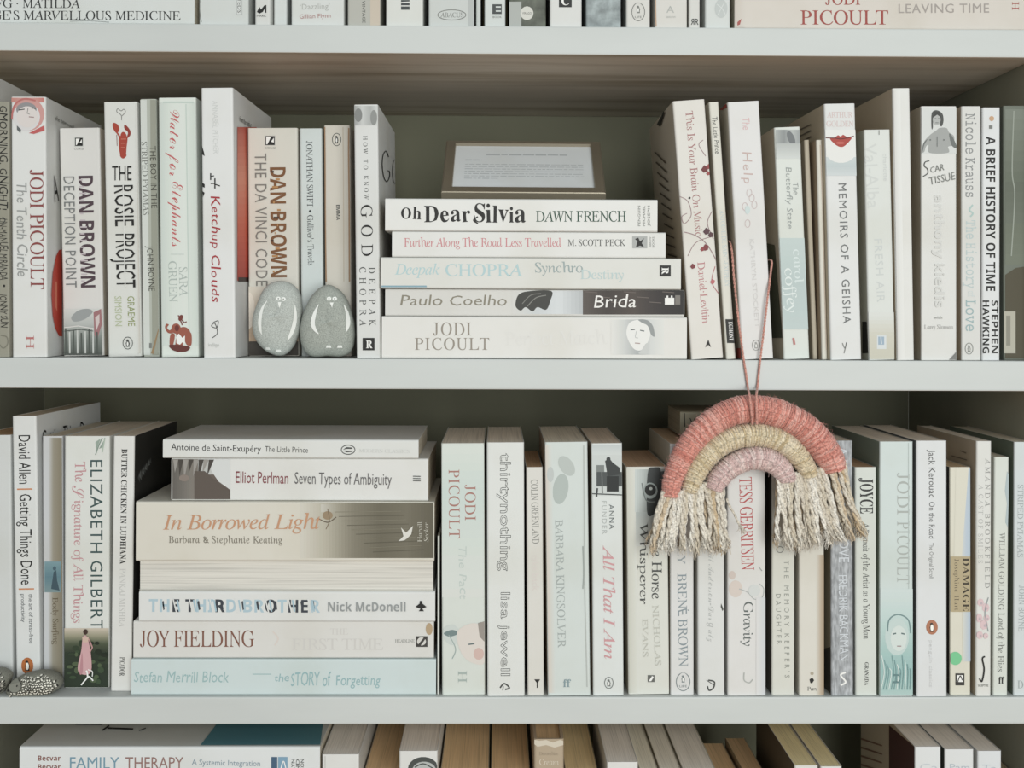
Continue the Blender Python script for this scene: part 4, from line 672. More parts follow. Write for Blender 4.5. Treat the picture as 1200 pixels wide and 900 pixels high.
b = top(452, 496, (211, 213, 209), 'white spine with a dark blurred block logo at its foot on the top shelf'); b.R((66, 70, 72), 470, 0, 480, 11.5, 'publisher_logo'); b.S(WH, [(470, 3), (480, 2.4)], 1, 'publisher_logo'); b.S(WH, [(470, 7), (480, 7)], 1, 'publisher_logo')
b = top(502, 556, (198, 202, 200), 'wide pale grey spine with an oval publisher word on the top shelf'); b.RING(MG, 529.5, 17.5, 16.5, 6, .9); b.T('ABACUS', 'r', MG, (516, 17.5), (543, 17.5), 5.5, 'publisher_logo'); b.R((178, 182, 180), 549, -60, 556, 31.5, 'spine_stripe')
b = top(557.5, 563.5, (196, 200, 198), 'very thin pale spine beside the oval publisher word', s=.008)
b = top(567.5, 592.5, (204, 209, 207), 'white spine with a dark boxed block letter on the top shelf'); b.R((70, 74, 74), 577, 5, 588, 16.5, 'publisher_logo'); b.S((204, 209, 207), [(581, 8.2), (587, 8.2)], 1.6, 'publisher_logo'); b.S((204, 209, 207), [(581, 13), (587, 13)], 1.6, 'publisher_logo'); b.T('BOOK', 's', MG, (577.5, 20), (588, 20), 2.4, 'publisher_logo')
b = top(596, 640, (92, 96, 86), 'dark mottled green-grey spine with a round white badge on the top shelf', surface='mottled_card'); b.R((170, 174, 170), 597, 2, 611, 31.5, 'cover_picture_or_shade'); b.E((206, 206, 198), 617.5, 15.5, 7.6, 8, 'sticker'); b.T('VIRAGO', 's', DG, (612, 15.5), (623, 15.5), 2.4, 'publisher_logo')
b = top(644, 682, (212, 213, 211), 'white spine with a black square bearing a white letter on the top shelf'); b.R((40, 42, 42), 655, -6, 670, 8.5, 'publisher_logo'); b.T('C', 'rb', WH, (658, 1), (667, 1), 10, 'publisher_logo')
b = top(686.5, 728, (146, 156, 158), 'silvery blue-grey mottled spine on the top shelf', surface='mottled_card')
b = top(733.5, 762, (209, 208, 203), 'white spine with an egg-shaped bird logo, right of the silvery spine on the top shelf'); b.RING(MG, 748, 14, 7.5, 10.5, .9); b.penguin(748, 11, 5, 7, (209, 208, 203), None, MG); b.T('LIFE', 's', MG, (744, 20), (752, 20), 2.4, 'publisher_logo')
b = top(767, 805.5, (209, 207, 201), 'off-white spine with a thin grey letter at its foot on the top shelf'); b.T('A', 's', LG, (781, 11), (790, 11), 8, 'publisher_logo'); b.T('ARROW', 's', LG, (780, 20), (792, 20), 2.4, 'publisher_logo'); b.CV((186, 150, 118), [(768, -20), (768.2, 10), (769, 31)], 1.2, 'spine_wear_or_tint')
b = top(807, 820.5, (208, 208, 203), 'thin white spine with two small mirrored capital letters on the top shelf'); b.T('R', 'sb', DG, (814.2, 25.5), (818.5, 25.5), 7, 'publisher_logo'); b.T('R', 'sb', DG, (813.6, 25.5), (809.6, 25.5), -7, 'publisher_logo')
b = top(826, 856, (206, 210, 208), 'white spine with a faint grey oval mark on the top shelf'); b.E((186, 192, 190), 845, 10, 7.5, 11, 'publisher_logo'); b.CV((206, 210, 208), [(840, 5), (846, 10), (850, 17)], 1, 'publisher_logo'); b.CV((206, 210, 208), [(849, 3), (845, 10), (841, 18)], .9, 'publisher_logo')
b = HB(861, 1213, -22, SHELF[1]+.0002, .004, .13, (207, 200, 190), 'beige-pink book lying flat at the right of the top shelf, with dark red capitals', G0)
b.T('JODI', 'r', (160, 66, 58), (967, -3), (1008, -3), 17, 'author_name'); b.T('PICOULT', 'r', (160, 66, 58), (938, 20.5), (1041, 20.5), 16.5, 'author_name'); b.T('LEAVING TIME', 's', (158, 150, 144), (1053, 10), (1159, 9.5), 10.5, track=.04); b.T('H', 'r', (170, 84, 74), (1190, 12), (1190, 2), 8, 'publisher_logo'); b.GR([(196, 187, 176), (207, 200, 190)], 861.5, -20, 873, 32, n=3, vert=False, name='spine_wear_or_tint'); b.G((168, 84, 78), [(864, 26), (869, 22), (867, 29), (864, 30)], 'spine_wear_or_tint')  # end tint is slightly darker at the left

# ================================================================== ROW 3: bottom shelf (only the tops of the books are in the picture)
zst = SHELF[4]+.0002; ztp = P(200, 930, .004).z; n4 = 4
for i in range(n4):
    tpy = zst+(ztp-zst)*(i+1)/n4
    A = P(26+i % 2*4, 1000, .004+i*.002); B_ = P(372-i % 3*3, 1000, .004)
    R = Matrix(((0, 0, -1), (0, 1, 0), (1, 0, 0))).to_4x4(); th = (ztp-zst)/n4-.0003
    M = Matrix.Translation((B_.x, .004+i*.002, zst+(ztp-zst)*i/n4+.0001+th/2)) @ R
    BOOKS.append(Book(th, B_.x-A.x, .135, M, (206-i*6, 206-i*4, 200-i*8), ('thick white book lowest in the stack on the bottom shelf', 'thick pale book second in the stack on the bottom shelf', 'thick grey-white book third in the stack on the bottom shelf', 'thick cream book directly under the white and teal textbook')[i], 'books stacked flat on the bottom shelf', 'paperback_book'))
b = HB(23, 375, 875, ztp+.0002, .002, .150, (216, 219, 219), 'white textbook with a teal cover corner, lying flat at the left of the bottom shelf', 'books stacked flat on the bottom shelf', side=((206, 206, 200), (204, 206, 202)))
b.T('Becvar', 'sb', (132, 78, 66), (44.5, 888.5), (71, 888.5), 6, 'author_name'); b.T('Becvar', 'sb', (132, 78, 66), (44.5, 898.5), (71, 898.5), 6, 'author_name'); b.T('FAMILY', 's', (112, 150, 170), (82, 894), (140, 894), 13.5); b.T('THERAPY', 's', (148, 112, 104), (147, 894), (215, 894), 13.5); b.T('A Systemic Integration', 's', (128, 148, 162), (225, 893), (305, 894.5), 6.5, 'subtitle')
b.R((66, 96, 124), 318, 887, 325, 912, 'publisher_logo'); b.R((122, 160, 186), 326, 887, 337, 912, 'publisher_logo'); b.CV(WH, [(328, 906), (332, 892), (335, 900)], 1.2, 'publisher_logo')
for i, t in enumerate(('ALLYN', 'AND', 'BACON')): b.T(t, 's', DG, (343.5+i*5.4, 911), (343.5+i*5.4, 889.5), 3.8, 'publisher_logo')
b.G((80, 134, 146), [(235, 873.6), (254, 849), (256, 846), (379, 846), (375, 877)], 'cover_picture_or_shade', 'R'); b.S(BK, [(88, 849), (120, 849.4)], 1.5, 'title', 'R'); b.S(BK, [(120, 856.6), (128, 851)], 1.8, 'title', 'R'); b.S(BK, [(126, 854), (156, 855)], 1.8, 'title', 'R'); b.S(BK, [(163, 857), (171, 854)], 1, 'title', 'R')
def low(x0, x1, yt, col, label, s=.004, pages=(242, 221, 171), d=.135, **k): return VB(x0, x1, yt, x0, x1, 4, s, d, col, label, G3, pages=pages, **k)
b = low(377, 421, 884, (216, 216, 213), 'white book with grey page tops beside the teal-cornered textbook', pages=(242, 236, 226)); b.CV((176, 176, 172), [(381, 886), (381, 900)], .8, 'spine_wear_or_tint')
b = low(423, 466, 916, (190, 170, 140), 'low brown-paged book between the two grey-paged ones on the bottom shelf', pages=(234, 199, 154))
b = low(467.5, 513, 880, (214, 214, 210), 'white book with a dark round picture on its spine on the bottom shelf', pages=(242, 236, 226)); b.E((70, 74, 72), 496, 901, 18, 14); b.E((176, 180, 178), 497, 903, 14, 10.5); b.CV((70, 74, 72), [(486, 899), (496, 895), (507, 900)], 1.4)
b = low(515, 573, 912, (196, 180, 150), 'wide low brown-paged book right of the round picture book', pages=(238, 205, 159), d=.15)
b = low(575, 622, 914, (196, 180, 150), 'low brown-paged book just left of the tattered tan hardback', pages=(242, 207, 159), d=.15)
b = low(625.5, 661, 866, (176, 158, 132), 'tattered tan hardback with a torn spine top on the bottom shelf', pages=(224, 195, 154), hard=True, name='hardback_book')
b.G((206, 196, 176), [(626, 866), (632, 868), (640, 867), (648, 870), (656, 867), (660, 868), (660, 873), (650, 876), (640, 873), (630, 875), (626, 872)], 'spine_wear_or_tint'); b.T('Devonshire', 'r', (150, 134, 112), (632, 883), (654, 883), 4, 'title'); b.T('Cream', 'r', (206, 196, 176), (632, 893), (655, 893), 7, 'title')
b = low(664, 703, 914, (200, 182, 150), 'low brown-paged book right of the tattered tan hardback', pages=(242, 217, 168), d=.15)
b = low(711, 748, 893, (216, 215, 212), 'white book with a grey page top right of centre on the bottom shelf', pages=(242, 236, 226))
b = low(750, 772, 904, (204, 196, 176), 'first brown-paged book of three after the grey-paged white one', pages=(242, 236, 216))
b = low(774, 799, 904, (204, 196, 176), 'second brown-paged book of three after the grey-paged white one', pages=(242, 236, 220))
b = low(801, 840, 904, (206, 200, 184), 'widest of the three brown-paged books after the grey-paged white one', pages=(242, 236, 224))
b = low(850, 886, 945, (170, 150, 120), 'deep-set low brown book in the shadow on the bottom shelf', pages=(230, 195, 151), s=.01)
b = low(889, 915, 938, (170, 150, 120), 'second low brown book in the shadow, left of the tan-paged pair', pages=(224, 190, 147), s=.01)
b = low(931, 959, 897, (216, 214, 208), 'left one of the tan-paged white pair on the bottom shelf', pages=(242, 228, 180), side=((96, 84, 66), (190, 180, 160)))
b = low(961.5, 987, 898, (214, 212, 206), 'right one of the tan-paged white pair on the bottom shelf', pages=(242, 228, 180))
b = low(1072, 1103, 875, (214, 216, 216), 'white book with a dark red-brown cover picture at its side on the bottom shelf', pages=(242, 236, 226), side=((186, 172, 146), (200, 196, 186)), s=.002)
b.G((74, 38, 32), [(1042, 850), (1072, 875.5), (1072, 930), (1042, 930)], 'cover_picture_or_shade', 'L'); b.T('Ca', 's', (190, 196, 202), (1078, 899), (1099, 899), 8)
for i in range(4): b.S((130, 96, 76), [(1006, 862+i*10), (1034, 874+i*10)], 1.6, 'blurb', 'L')
b = low(1107, 1141.5, 878, (214, 216, 216), 'white middle one of three white-paged books at the right of the bottom shelf', pages=(242, 236, 226), side=((60, 72, 66), (200, 196, 186))); b.T('Pam', 's', (176, 186, 196), (1113, 899), (1136, 899), 8)
b = low(1145.5, 1174, 880, (212, 215, 217), 'rightmost of three white-paged books on the bottom shelf', pages=(242, 236, 226)); b.T('Ta', 's', (176, 186, 196), (1151, 900), (1168, 900), 8)
b = low(1184, 1210, 925, (150, 130, 100), 'low brown book in the bottom right corner of the picture', pages=(184, 168, 137))
for b in BOOKS: b.flush()

# ================================================================== painted pebbles
class Pebble(Printed):
    def __init__(s, outline, Yc, half, m, label, group, name='painted_pebble', sink=0.0):
        s.initp(); q = [P(x, y, Yc) for x, y in outline]
        s.c = Vector((sum(p.x for p in q)/len(q), Yc, sum(p.z for p in q)/len(q))); s.half = half
        pol = sorted((math.atan2(p.z-s.c.z, p.x-s.c.x), math.hypot(p.z-s.c.z, p.x-s.c.x)) for p in q)
        s.pol = pol; zmin = min(p.z for p in q)
        base = Vector((s.c.x, Yc, zmin)); s.base = base
        s.root = empty(name, Matrix.Translation(base), label, 'pebble', group)
        nu, nv = 64, 24; V = []; F = []
        for j in range(nv+1):
            f = -math.pi/2+math.pi*j/nv; cp = abs(math.cos(f))**.74; sp = math.copysign(abs(math.sin(f))**.74, math.sin(f))
            for i in range(nu):
                a = 2*math.pi*i/nu; r = s.R(a)*cp
                V.append((s.c.x-base.x+r*math.cos(a), half*sp*(1+.05*math.sin(2*a+1)), s.c.z-base.z+r*math.sin(a)))
        for j in range(nv):
            for i in range(nu): F.append((j*nu+i, j*nu+(i+1) % nu, (j+1)*nu+(i+1) % nu, (j+1)*nu+i))
        link_mesh('stone', V, F, [m], None, s.root, True)
    def R(s, a):
        pol = s.pol; n = len(pol)
        a = (a+math.pi) % (2*math.pi)-math.pi
        for i in range(n):
            a0, r0 = pol[i]; a1, r1 = pol[(i+1) % n]
            if i == n-1: a1 += 2*math.pi
            aa = a if a >= pol[0][0] else a+2*math.pi
            if a0 <= aa <= a1:
                am, rm = pol[i-1]; a2, r2 = pol[(i+2) % n]; t = (aa-a0)/(a1-a0)
                return .5*(2*r0+(r1-rm)*t+(2*rm-5*r0+4*r1-r2)*t*t+(-rm+3*r0-3*r1+r2)*t**3)
        return pol[0][1]
    def loc(s, face, px, py): p = P(px, py, s.c.y-s.half*.7); return (p.x, p.z)
    def surf(s, face, a, b, off):
        dx, dz = a-s.c.x, b-s.c.z; t = min(.985, math.hypot(dx, dz)/s.R(math.atan2(dz, dx)))
        f = (1-t**2.7027)**.37; ang = math.atan2(dz, dx); k = s.half*(1+.05*math.sin(2*ang+1))
        return (a-s.base.x, -(k*f)-off-.0003, b-s.base.z)
PW = (232, 234, 230)
GP = 'painted bird pebbles'
def bird(outline, Yc, half, m, label, eyes, beak, lw, rw, feet):
    p = Pebble(outline, Yc, half, m, label, GP)
    for x, y in eyes: p.E(PW, x, y, 2.7, 2.4, 'painted_eyes', n=12); p.E((120, 122, 118), x, y, .8, .8, 'painted_eyes', n=8)
    p.G(PW, beak, 'painted_beak'); p.CV(PW, lw[0], lw[1], 'painted_wing', taper=True); p.flush(); p.ink = {}
    p.CV(PW, rw[0], rw[1], 'painted_wing', taper=True); p.flush(); p.ink = {}
    for x, y, ro in feet:
        for dx in (-2.2, 0, 2.2): p.G(PW, [(x+dx*.6-.9, y-1.4), (x+dx*.6+.9, y-1.4), (x+dx+1, y+1.6), (x+dx-1, y+1.6)], 'painted_feet')
    p.flush()
bird([(329.5, 329), (341, 332), (350, 341), (353.5, 356), (352.5, 376), (348.5, 396), (340, 411), (330, 417.3), (318, 414.5), (306, 406), (298.5, 394), (296.3, 380), (299, 364), (304, 351), (309, 340), (317, 332)], .020, .0115,
     mat('stone', (176, 181, 176), .6), 'light grey pebble with white painted bird face and wings, left one of the pair', ((327, 350), (333, 350.5)), [(326.5, 354), (330.5, 354), (329.6, 358.5), (328.2, 361)],
     ([(314, 352), (308, 362), (305.5, 376), (306, 386), (307.5, 392)], 4.2), ([(346, 357), (346.5, 370), (344, 384), (340, 394), (337, 399)], 4.2), ((313.5, 408.5, 0), (326.5, 411, 0)))
bird([(385, 333.5), (397, 339), (406, 350), (412, 366), (415.6, 382), (415.6, 398), (412, 411), (403, 417.3), (384, 417.3), (364, 417.3), (355.5, 408), (352.3, 395), (353.5, 376), (360, 357), (369, 343), (376, 336.5)], .019, .0125,
     mat('stone', (158, 163, 156), .65), 'darker grey pear-shaped pebble with white painted bird face, right one of the pair', ((386, 350), (392.5, 350)), [(387, 354.5), (391.5, 354.5), (390.4, 357.5), (390, 361)],
     ([(374, 356.5), (370, 366), (367.5, 378), (370, 386), (374.5, 391.5)], 5), ([(403, 356.5), (406.5, 366), (408.3, 377), (407.5, 384), (406, 389)], 4.2), ((385.5, 406, 0), (398.5, 406, 0)))
GH = 'painted hedgehog pebbles'
def hedgehog(outline, label, box, face, seed, Yc=.0135, half=.0125):
    p = Pebble(outline, Yc, half, mat('stone', (128, 128, 118), .7), label, GH); rn = random.Random(seed)
    n = 0
    for iy in range(12):
        for ix in range(22):
            x = box[0]+(box[2]-box[0])*(ix+.5+(iy % 2)*.5+rn.uniform(-.25, .25))/22; y = box[1]+(box[3]-box[1])*(iy+.5+rn.uniform(-.25, .25))/12
            a, b_ = p.loc('F', x, y); dx, dz = a-p.c.x, b_-p.c.z
            if math.hypot(dx, dz)/p.R(math.atan2(dz, dx)) > .93 or y > box[3]-(box[3]-box[1])*.12-(x-box[0])*.06: continue
            if face and (x-face[0])**2/face[2]**2+(y-face[1])**2/face[3]**2 < 1.1: continue
            p.E((44, 44, 40), x+.7, y+.5, 1.5, 1.0, 'painted_spines', n=6, rot=rn.uniform(-1, 1)); p.layer -= 1
            p.layer += 1; p.E((232, 230, 216), x, y, 1.25, .75, 'painted_spines', n=6, rot=rn.uniform(-1, 1)); p.layer -= 1
    if face:
        p.E((138, 138, 126), face[0], face[1], face[2], face[3], 'painted_face'); p.RING((60, 60, 54), face[0], face[1], face[2], face[3], .7, 'painted_face'); p.E((34, 34, 32), face[0]+3, face[1]-1, .9, .9, 'painted_face', n=8); p.E((34, 34, 32), face[0]-8, face[1]+5, 1.6, 1.3, 'painted_face', n=10)
    p.flush()
hedgehog([(9, 808), (12, 801), (19, 795), (26.7, 791), (38, 787.6), (50.7, 786), (62, 788), (70, 793.5), (73, 799), (71, 805), (63, 810.5), (53, 814), (40, 816.3), (26.7, 817), (14, 815)], 'grey pebble painted as a hedgehog with face and white flecks, on the middle shelf', (14, 784, 74, 817), (20.5, 802, 8.5, 6.5), 4)
hedgehog([(-44, 800), (-36, 789), (-22, 783), (-6, 783), (6, 785.5), (13, 791.5), (11.5, 799), (8, 806), (2, 813), (-8, 816.5), (-28, 816.5), (-40, 811)], 'white-flecked grey pebble cut by the left picture edge on the middle shelf', (-44, 780, 14, 817), None, 9)

# ================================================================== small picture frame on the upper stack
Yb, Yt = .030, .098
BLc, BRc = P(517, 224.5, Yb), P(710, 223.5, Yb); TLc, TRc = P(525, 163, Yt), P(704, 164.5, Yt)
cen = (BLc+BRc)/2; ex = (BRc-BLc); ex.z = 0; Wf = ex.length; ex.normalize()
ey = ((TLc+TRc)/2-cen); Hf = ey.length; ey.normalize(); ez = ex.cross(ey).normalized()   # ez faces the room
thk = .009
lift = ZS1+.0003-(cen.z-thk*abs(ez.z))
Mf = Matrix((ex, ey, ez)).transposed().to_4x4(); Mf.translation = cen+Vector((0, 0, lift))
fr = empty('picture_frame', Mf, 'small silver frame with a printed sheet, leaning back on top of the flat stack', 'picture frame')
SIL = mat('frame_metal', (158, 150, 134), .38, metal=.75)
def ring_frame(hw0, h0, h1, mw, mt, mb, tk):
    o = [(-hw0, h0), (hw0, h0), (hw0, h1), (-hw0, h1)]; i = [(-hw0+mw, h0+mb), (hw0-mw, h0+mb), (hw0-mw, h1-mt), (-hw0+mw, h1-mt)]
    V = [(*p, -tk) for p in o]+[(*p, 0) for p in o]+[(*p, -.0022) for p in i]+[(*p, -tk) for p in i]
    V += [(p[0]*.985, p[1]+(.0006 if k < 2 else -.0006), .0006) for k, p in enumerate(o)]+[(p[0]*1.006, p[1]-(.0006 if k < 2 else -.0006), .0002) for k, p in enumerate(i)]
    F = []
    for k in range(4):
        l = (k+1) % 4
        F += [(k, l, 4+l, 4+k), (4+k, 4+l, 16+l, 16+k), (16+k, 16+l, 20+l, 20+k), (20+k, 20+l, 8+l, 8+k), (8+k, 8+l, 12+l, 12+k), (12+k, 12+l, l, k)]
    return V, F
hw = Wf/2
V, F = ring_frame(hw, 0, Hf, .0085, .0045, .0095, thk); link_mesh('frame_border', V, F, [SIL], None, fr)
bm = bmesh.new(); box_bm(bm, (-hw+.006, .003, -thk), (hw-.006, Hf-.003, -.0032)); o = bm_obj('back_board', bm, mat('cover_card', (120, 112, 98)), fr)
px0, px1, py0, py1 = -hw+.008, hw-.008, .009, Hf-.004
bm = bmesh.new(); box_bm(bm, (px0, py0, -.0031), (px1, py1, -.0024)); sheet = bm_obj('printed_sheet', bm, mat('cover_card', (214, 218, 220)), fr)
V, F, rn = [], [], random.Random(2)
def dash(x0, x1, y, hgt):
    n = len(V); V.extend([(x0, y-hgt/2, -.0023), (x1, y-hgt/2, -.0023), (x1, y+hgt/2, -.0023), (x0, y+hgt/2, -.0023)]); F.append((n, n+1, n+2, n+3))
pw, ph = px1-px0, py1-py0
def line(x0, x1, fy, hgt, wmin, wmax):
    x = px0+pw*x0
    while x < px0+pw*x1:
        w_ = rn.uniform(wmin, wmax); dash(x, min(x+w_, px0+pw*x1), py0+ph*fy, hgt*rn.uniform(.7, 1.1)); x += w_+.0011
line(.23, .82, .79, .0024, .005, .012); line(.08, .20, .66, .0016, .004, .006)
for i in range(7): line(.08, .93 if i < 6 else .32, .56-i*.053, .0011, .002, .008)
link_mesh('printed_lines', V, F, [INK((180, 184, 188))], None, sheet)
bm = bmesh.new(); box_bm(bm, (-.012, Hf*.30, -thk-.0022), (.012, Hf*.93, -thk-.0002)); leg = bm_obj('easel_leg', bm, SIL, fr)
# swing the strut back from its hinge until it stands on the book
leg.data.transform(Matrix.Translation((0, -Hf*.93, thk))); leg.location = (0, Hf*.93, -thk); leg.rotation_euler = (math.radians(24), 0, 0)

# ================================================================== rainbow wall hanging
YR = -.0165
rb0 = P(882, 480, YR)
rbw = empty('rainbow_wall_hanging', Matrix.Translation(rb0), 'coral, mustard and pink yarn-wrapped rainbow with a cream fringe, hanging from the upper shelf', 'wall hanging')
def spline(pts, n=8):
    q = [pts[0]]+list(pts)+[pts[-1]]; out = []
    for i in range(1, len(q)-2):
        a, b_, c, d = (np.array(v, float) for v in q[i-1:i+3])
        for k in range(n):
            t = k/n; out.append(.5*(2*b_+(c-a)*t+(2*a-5*b_+4*c-d)*t*t+(-a+3*b_-3*c+d)*t**3))
    out.append(np.array(pts[-1], float)); return np.array(out)
def tube(pts, rad, sides=6, V=None, F=None, caps=True):
    V = [] if V is None else V; F = [] if F is None else F
    pts = [Vector(p) for p in pts]; n = len(pts); base = len(V); prev = None
    for i, p in enumerate(pts):
        t = (pts[min(i+1, n-1)]-pts[max(i-1, 0)]).normalized()
        if prev is None:
            prev = t.orthogonal().normalized()
        prev = (prev-t*prev.dot(t)).normalized(); bb = t.cross(prev); r = rad[i] if hasattr(rad, '__len__') else rad
        for k in range(sides):
            a = 2*math.pi*k/sides; V.append(tuple(p+prev*(r*math.cos(a))+bb*(r*math.sin(a))))
    for i in range(n-1):
        for k in range(sides): F.append((base+i*sides+k, base+i*sides+(k+1) % sides, base+(i+1)*sides+(k+1) % sides, base+(i+1)*sides+k))
    if caps: F.append(tuple(base+k for k in reversed(range(sides)))); F.append(tuple(base+(n-1)*sides+k for k in range(sides)))
    return V, F
KPX = (D+YR)/FPX
def arc(name, pts, cols, seed, dy=0.0):
    """cord wrapped round and round with yarn; pts are (x, y, radius) on the hanging"""
    rn = random.Random(seed); s = spline(pts, 24)
    P3 = [P(x, y, YR+dy)-rb0 for x, y, r in s]; R3 = [r*KPX for x, y, r in s]
    V, F = tube(P3, [r*.925 for r in R3], 12); link_mesh(name+'_core', V, F, [mat('yarn', tuple(int(c*.9) for c in cols[0]), .95)], None, None, True)
    core = bpy.data.objects[name+'_core']
    L = np.concatenate([[0], np.cumsum([(P3[i+1]-P3[i]).length for i in range(len(P3)-1)])]); total = L[-1]
    yr = .00062; V, F, MI = [], [], []
    ms = [mat('yarn', c, .95) for c in cols]
    pitch = yr*1.45; turns = int(total/pitch); ss = 20
    def at(l):
        l = min(max(l, 0), total-1e-6); i = int(np.searchsorted(L, l, 'right'))-1; i = min(i, len(P3)-2); t = (l-L[i])/(L[i+1]-L[i])
        p = P3[i].lerp(P3[i+1], t); T_ = (P3[i+1]-P3[i]).normalized(); return p, T_, R3[i]*(1-t)+R3[i+1]*t
    tw = 0
    for k in range(turns):
        pts_ = []; rr = yr*rn.uniform(.8, 1.2); sl = rn.uniform(-.9, .9)*yr; rj = rn.uniform(-.2, .25)*yr
        for j in range(ss+1):
            a = 2*math.pi*j/ss
            p, T_, r = at((k+j/ss)*pitch+sl*math.sin(a)+.0008*math.cos(a)); nrm = Vector((0, -1, 0)); bn = T_.cross(nrm).normalized()
            pts_.append(p+(nrm*math.cos(a)*1.0+bn*math.sin(a))*(r-yr+rj+yr*.12*math.sin(a*7+k)))
        m0 = len(F); tube(pts_, [rr*(1+.24*math.sin(j*2.4+k*1.1)) for j in range(ss+1)], 5, V, F, False)
        MI += [rn.randrange(len(ms))]*(len(F)-m0)
    for k in range(int(turns*3)):                                 # short stray hairs
        p, T_, r = at(rn.uniform(0, total)); a = rn.uniform(-1.9, 1.9); bn = T_.cross(Vector((0, -1, 0))).normalized()
        o = (Vector((0, -1, 0))*math.cos(a)+bn*math.sin(a)); q = p+o*r*.97; m0 = len(F)
        d1 = (o+Vector((rn.uniform(-1, 1), rn.uniform(-1, 1), rn.uniform(-1, 1)))).normalized()*rn.uniform(.0012, .0035)
        tube([q, q+d1*.5+o*.0002, q+d1+T_*rn.uniform(-.0012, .0012)], .00007, 3, V, F, False); MI += [0]*(len(F)-m0)
    ob = link_mesh(name, V, F, ms, MI, rbw, True)
    core.name = 'cord_core'; core.parent = ob
    return ob
COR = [(210, 150, 137), (196, 126, 113), (220, 168, 156), (204, 138, 125)]; MUS = [(208, 193, 164), (194, 176, 142), (220, 208, 184), (212, 198, 170)]; PNK = [(212, 187, 182), (200, 170, 167), (222, 202, 197), (208, 180, 176)]
arc('coral_arc', [(785, 582, 10.5), (787, 569, 11.5), (790.5, 556, 12.5), (804.5, 527, 14.5), (822.5, 505, 15.5), (840.5, 491.5, 16), (861.5, 481.5, 16.5), (883, 479.3, 16.5), (905, 482.5, 17), (921, 488.5, 17), (943, 501.5, 17.5), (960, 519, 18), (973, 538, 16.5), (978, 551, 14)], COR, 1)
arc('mustard_arc', [(808, 577, 9.5), (810.5, 567, 11), (816, 553, 12.7), (829, 534, 13.5), (846, 519.5, 14), (866, 511.5, 14), (887, 509.5, 14), (908, 513.5, 13.5), (925.5, 523.5, 13.2), (938, 537, 12.5), (946, 550, 11.5), (949, 558, 10)], MUS, 2, -.0006)
arc('pink_arc', [(836, 574, 10.5), (840, 564, 12.5), (850, 552.5, 13.2), (866, 541.5, 13.5), (885, 536.5, 14), (903, 540, 13.8), (914.5, 548.5, 13), (921, 558, 11.5), (922.5, 564, 10.5)], PNK, 3, -.0010)
# fringe: every strand two twisted plies, unravelled at the end
YF = [(216, 210, 198), (206, 198, 184), (222, 217, 207), (202, 192, 174)]; TAN = [(190, 170, 140), (198, 180, 154)]
rf = random.Random(11)
def strand(x0, y0, x1, y1, dy, tan, thick=1.0):
    n = 26; cx = []; ph = rf.uniform(0, 6); amp = rf.uniform(1.0, 2.8); bend = rf.uniform(-2.5, 2.5)
    for i in range(n+1):
        t = i/n; x = x0+(x1-x0)*(t**1.15)+amp*math.sin(t*7+ph)*t**.8+bend*math.sin(math.pi*t); y = y0+(y1-y0)*t
        cx.append(P(x, y, YR+dy+.0010*math.sin(t*6+ph)*t)-rb0)
    V, F = [], []; rp = .00105*thick
    for ply in (0, 1):
        q = []; rad = []
        for i, p in enumerate(cx):
            t = i/n; a = ply*math.pi+i*.72+ph; k = rp*.62*(1 if t < .72 else 1+(t-.72)*3.2)
            q.append(p+Vector((math.cos(a)*k, math.sin(a)*k, 0))); rad.append(rp*(1 if t < .7 else max(.45, 1-(t-.7)*1.6)))
        tube(q, rad, 6, V, F)
    e = cx[-1]; s0 = cx[int(n*.78)]
    for h in range(46):
        a = rf.uniform(0, 6.28); w0 = rp*1.2; sp = rf.uniform(.3, 3.4)*.001
        st = s0.lerp(e, rf.uniform(0, .9)); d = Vector((math.cos(a)*sp, math.sin(a)*sp*.6, -rf.uniform(.001, .0065)))
        tube([st+Vector((math.cos(a)*w0*.6, math.sin(a)*w0*.6, 0)), st+d*.5+Vector((math.cos(a)*w0, math.sin(a)*w0, 0)), st+d+Vector((rf.uniform(-.0006, .0006), 0, 0))], .00017, 3, V, F, False)
    link_mesh('fringe_strand', V, F, [mat('yarn', rf.choice(TAN if tan else YF), .95)], None, rbw, True)
def edge(tops, f):
    xs = np.linspace(0, 1, len(tops)); return float(np.interp(f, xs, [t[0] for t in tops])), float(np.interp(f, xs, [t[1] for t in tops]))
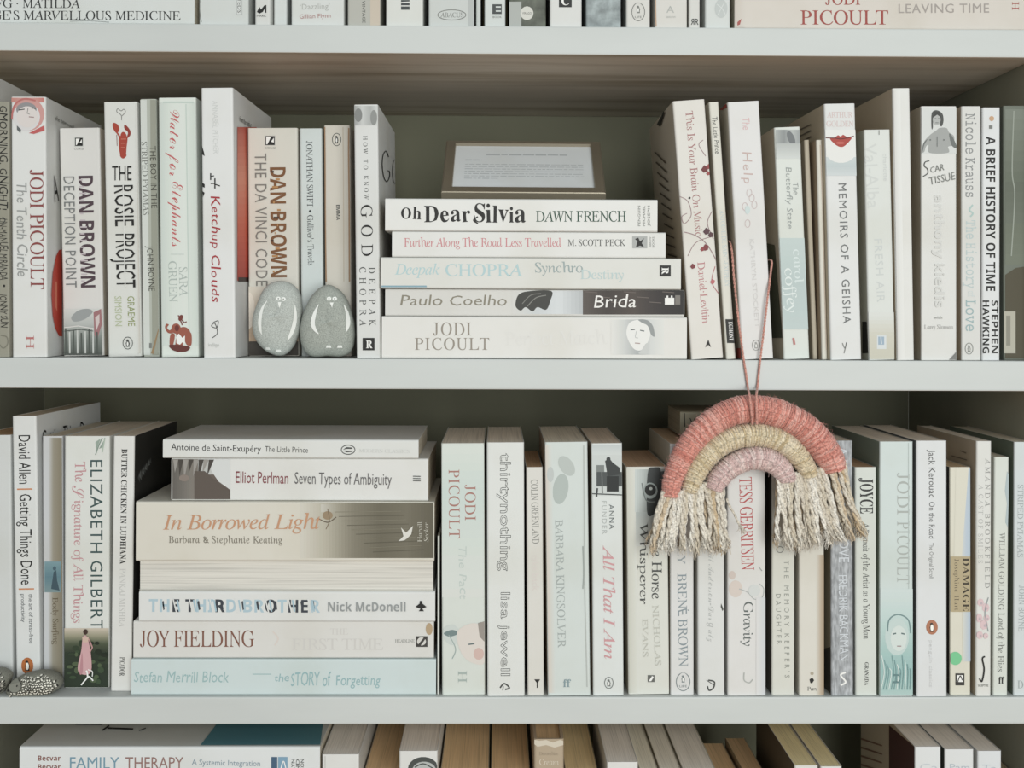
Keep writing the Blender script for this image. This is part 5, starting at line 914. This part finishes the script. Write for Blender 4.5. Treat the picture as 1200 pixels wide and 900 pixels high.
for tops, bots, n in (([(776, 580), (786, 583), (795, 582), (801, 577), (810, 576.5), (819, 574), (828, 569), (838, 573), (849, 577)], [(757, 641), (768, 646), (782, 647), (796, 648), (810, 649), (824, 650), (838, 648), (847, 648), (855, 643)], 23),
                      ([(911, 564), (921, 562), (932, 558), (940, 560), (949, 557), (957, 553), (966, 552), (979, 550), (991, 545)], [(911, 641), (924, 644), (936, 645), (950, 642), (962, 643), (976, 640), (990, 636), (1003, 632), (1016, 628)], 23)):
    for i in range(15):
        f = (i+.5)/15+rf.uniform(-.02, .02); a, b_ = edge(tops, f), edge(bots, f); strand(a[0], a[1]-4, b_[0]+rf.uniform(-3, 3), b_[1]-rf.uniform(2, 10), .0030, rf.random() < .75, 1.05)
    for i in range(n):
        f = (i+.5)/n+rf.uniform(-.012, .012); a, b_ = edge(tops, f), edge(bots, f); strand(a[0], a[1]-5, b_[0]+rf.uniform(-3, 3), b_[1]+rf.uniform(-9, 2), -.0022+rf.uniform(-.0008, .0008), rf.random() < .10, 1.2)
strand(852, 584, 874, 622, -.0012, False, .6)
# hanging string: two plies up over the shelf edge, round the white leaning book
def string(pts):
    s = [Vector(v) for v in spline([tuple(p) for p in pts], 40)]; V, F = [], []
    for ply in (0, 1):
        q = []
        for i, p in enumerate(s):
            a = ply*math.pi+i*.8; q.append(p-rb0+Vector((math.cos(a)*.00048, math.sin(a)*.00048, 0)))
        tube(q, .00052, 5, V, F)
    return V, F
SC = mat('yarn', (204, 150, 137), .95)
kn = lambda px, py, Y: P(px, py, Y)
left = [kn(882, 497, YR-.0165*.62), kn(880, 480, YR-.0135), kn(878, 462, YR-.009), kn(876.5, 455, -.0045), kn(874.5, 440, -.0022), kn(871.5, 421, -.0020), kn(866, 380, -.0016), kn(860.5, 330, .0035), kn(856, 285, .014)]
right = [kn(887, 497, YR-.0165*.62), kn(886.5, 480, YR-.0135), kn(886.5, 462, YR-.009), kn(887.5, 455, -.0045), kn(889, 440, -.0022), kn(891, 421, -.0020), kn(896, 380, -.0018), kn(900, 345, -.0016), kn(903, 320, .0045), kn(903.5, 305, .014)]
def back(p, Y): q = Vector(p); q.y = Y; return q
V, F = string(left+[back(left[-1], .05), back(left[-1], .138), back(right[-1], .138), back(right[-1], .05)]+right[::-1])
link_mesh('hanging_string', V, F, [SC], None, rbw, True)

bpy.data.objects.remove(tob); bpy.data.curves.remove(tcu)
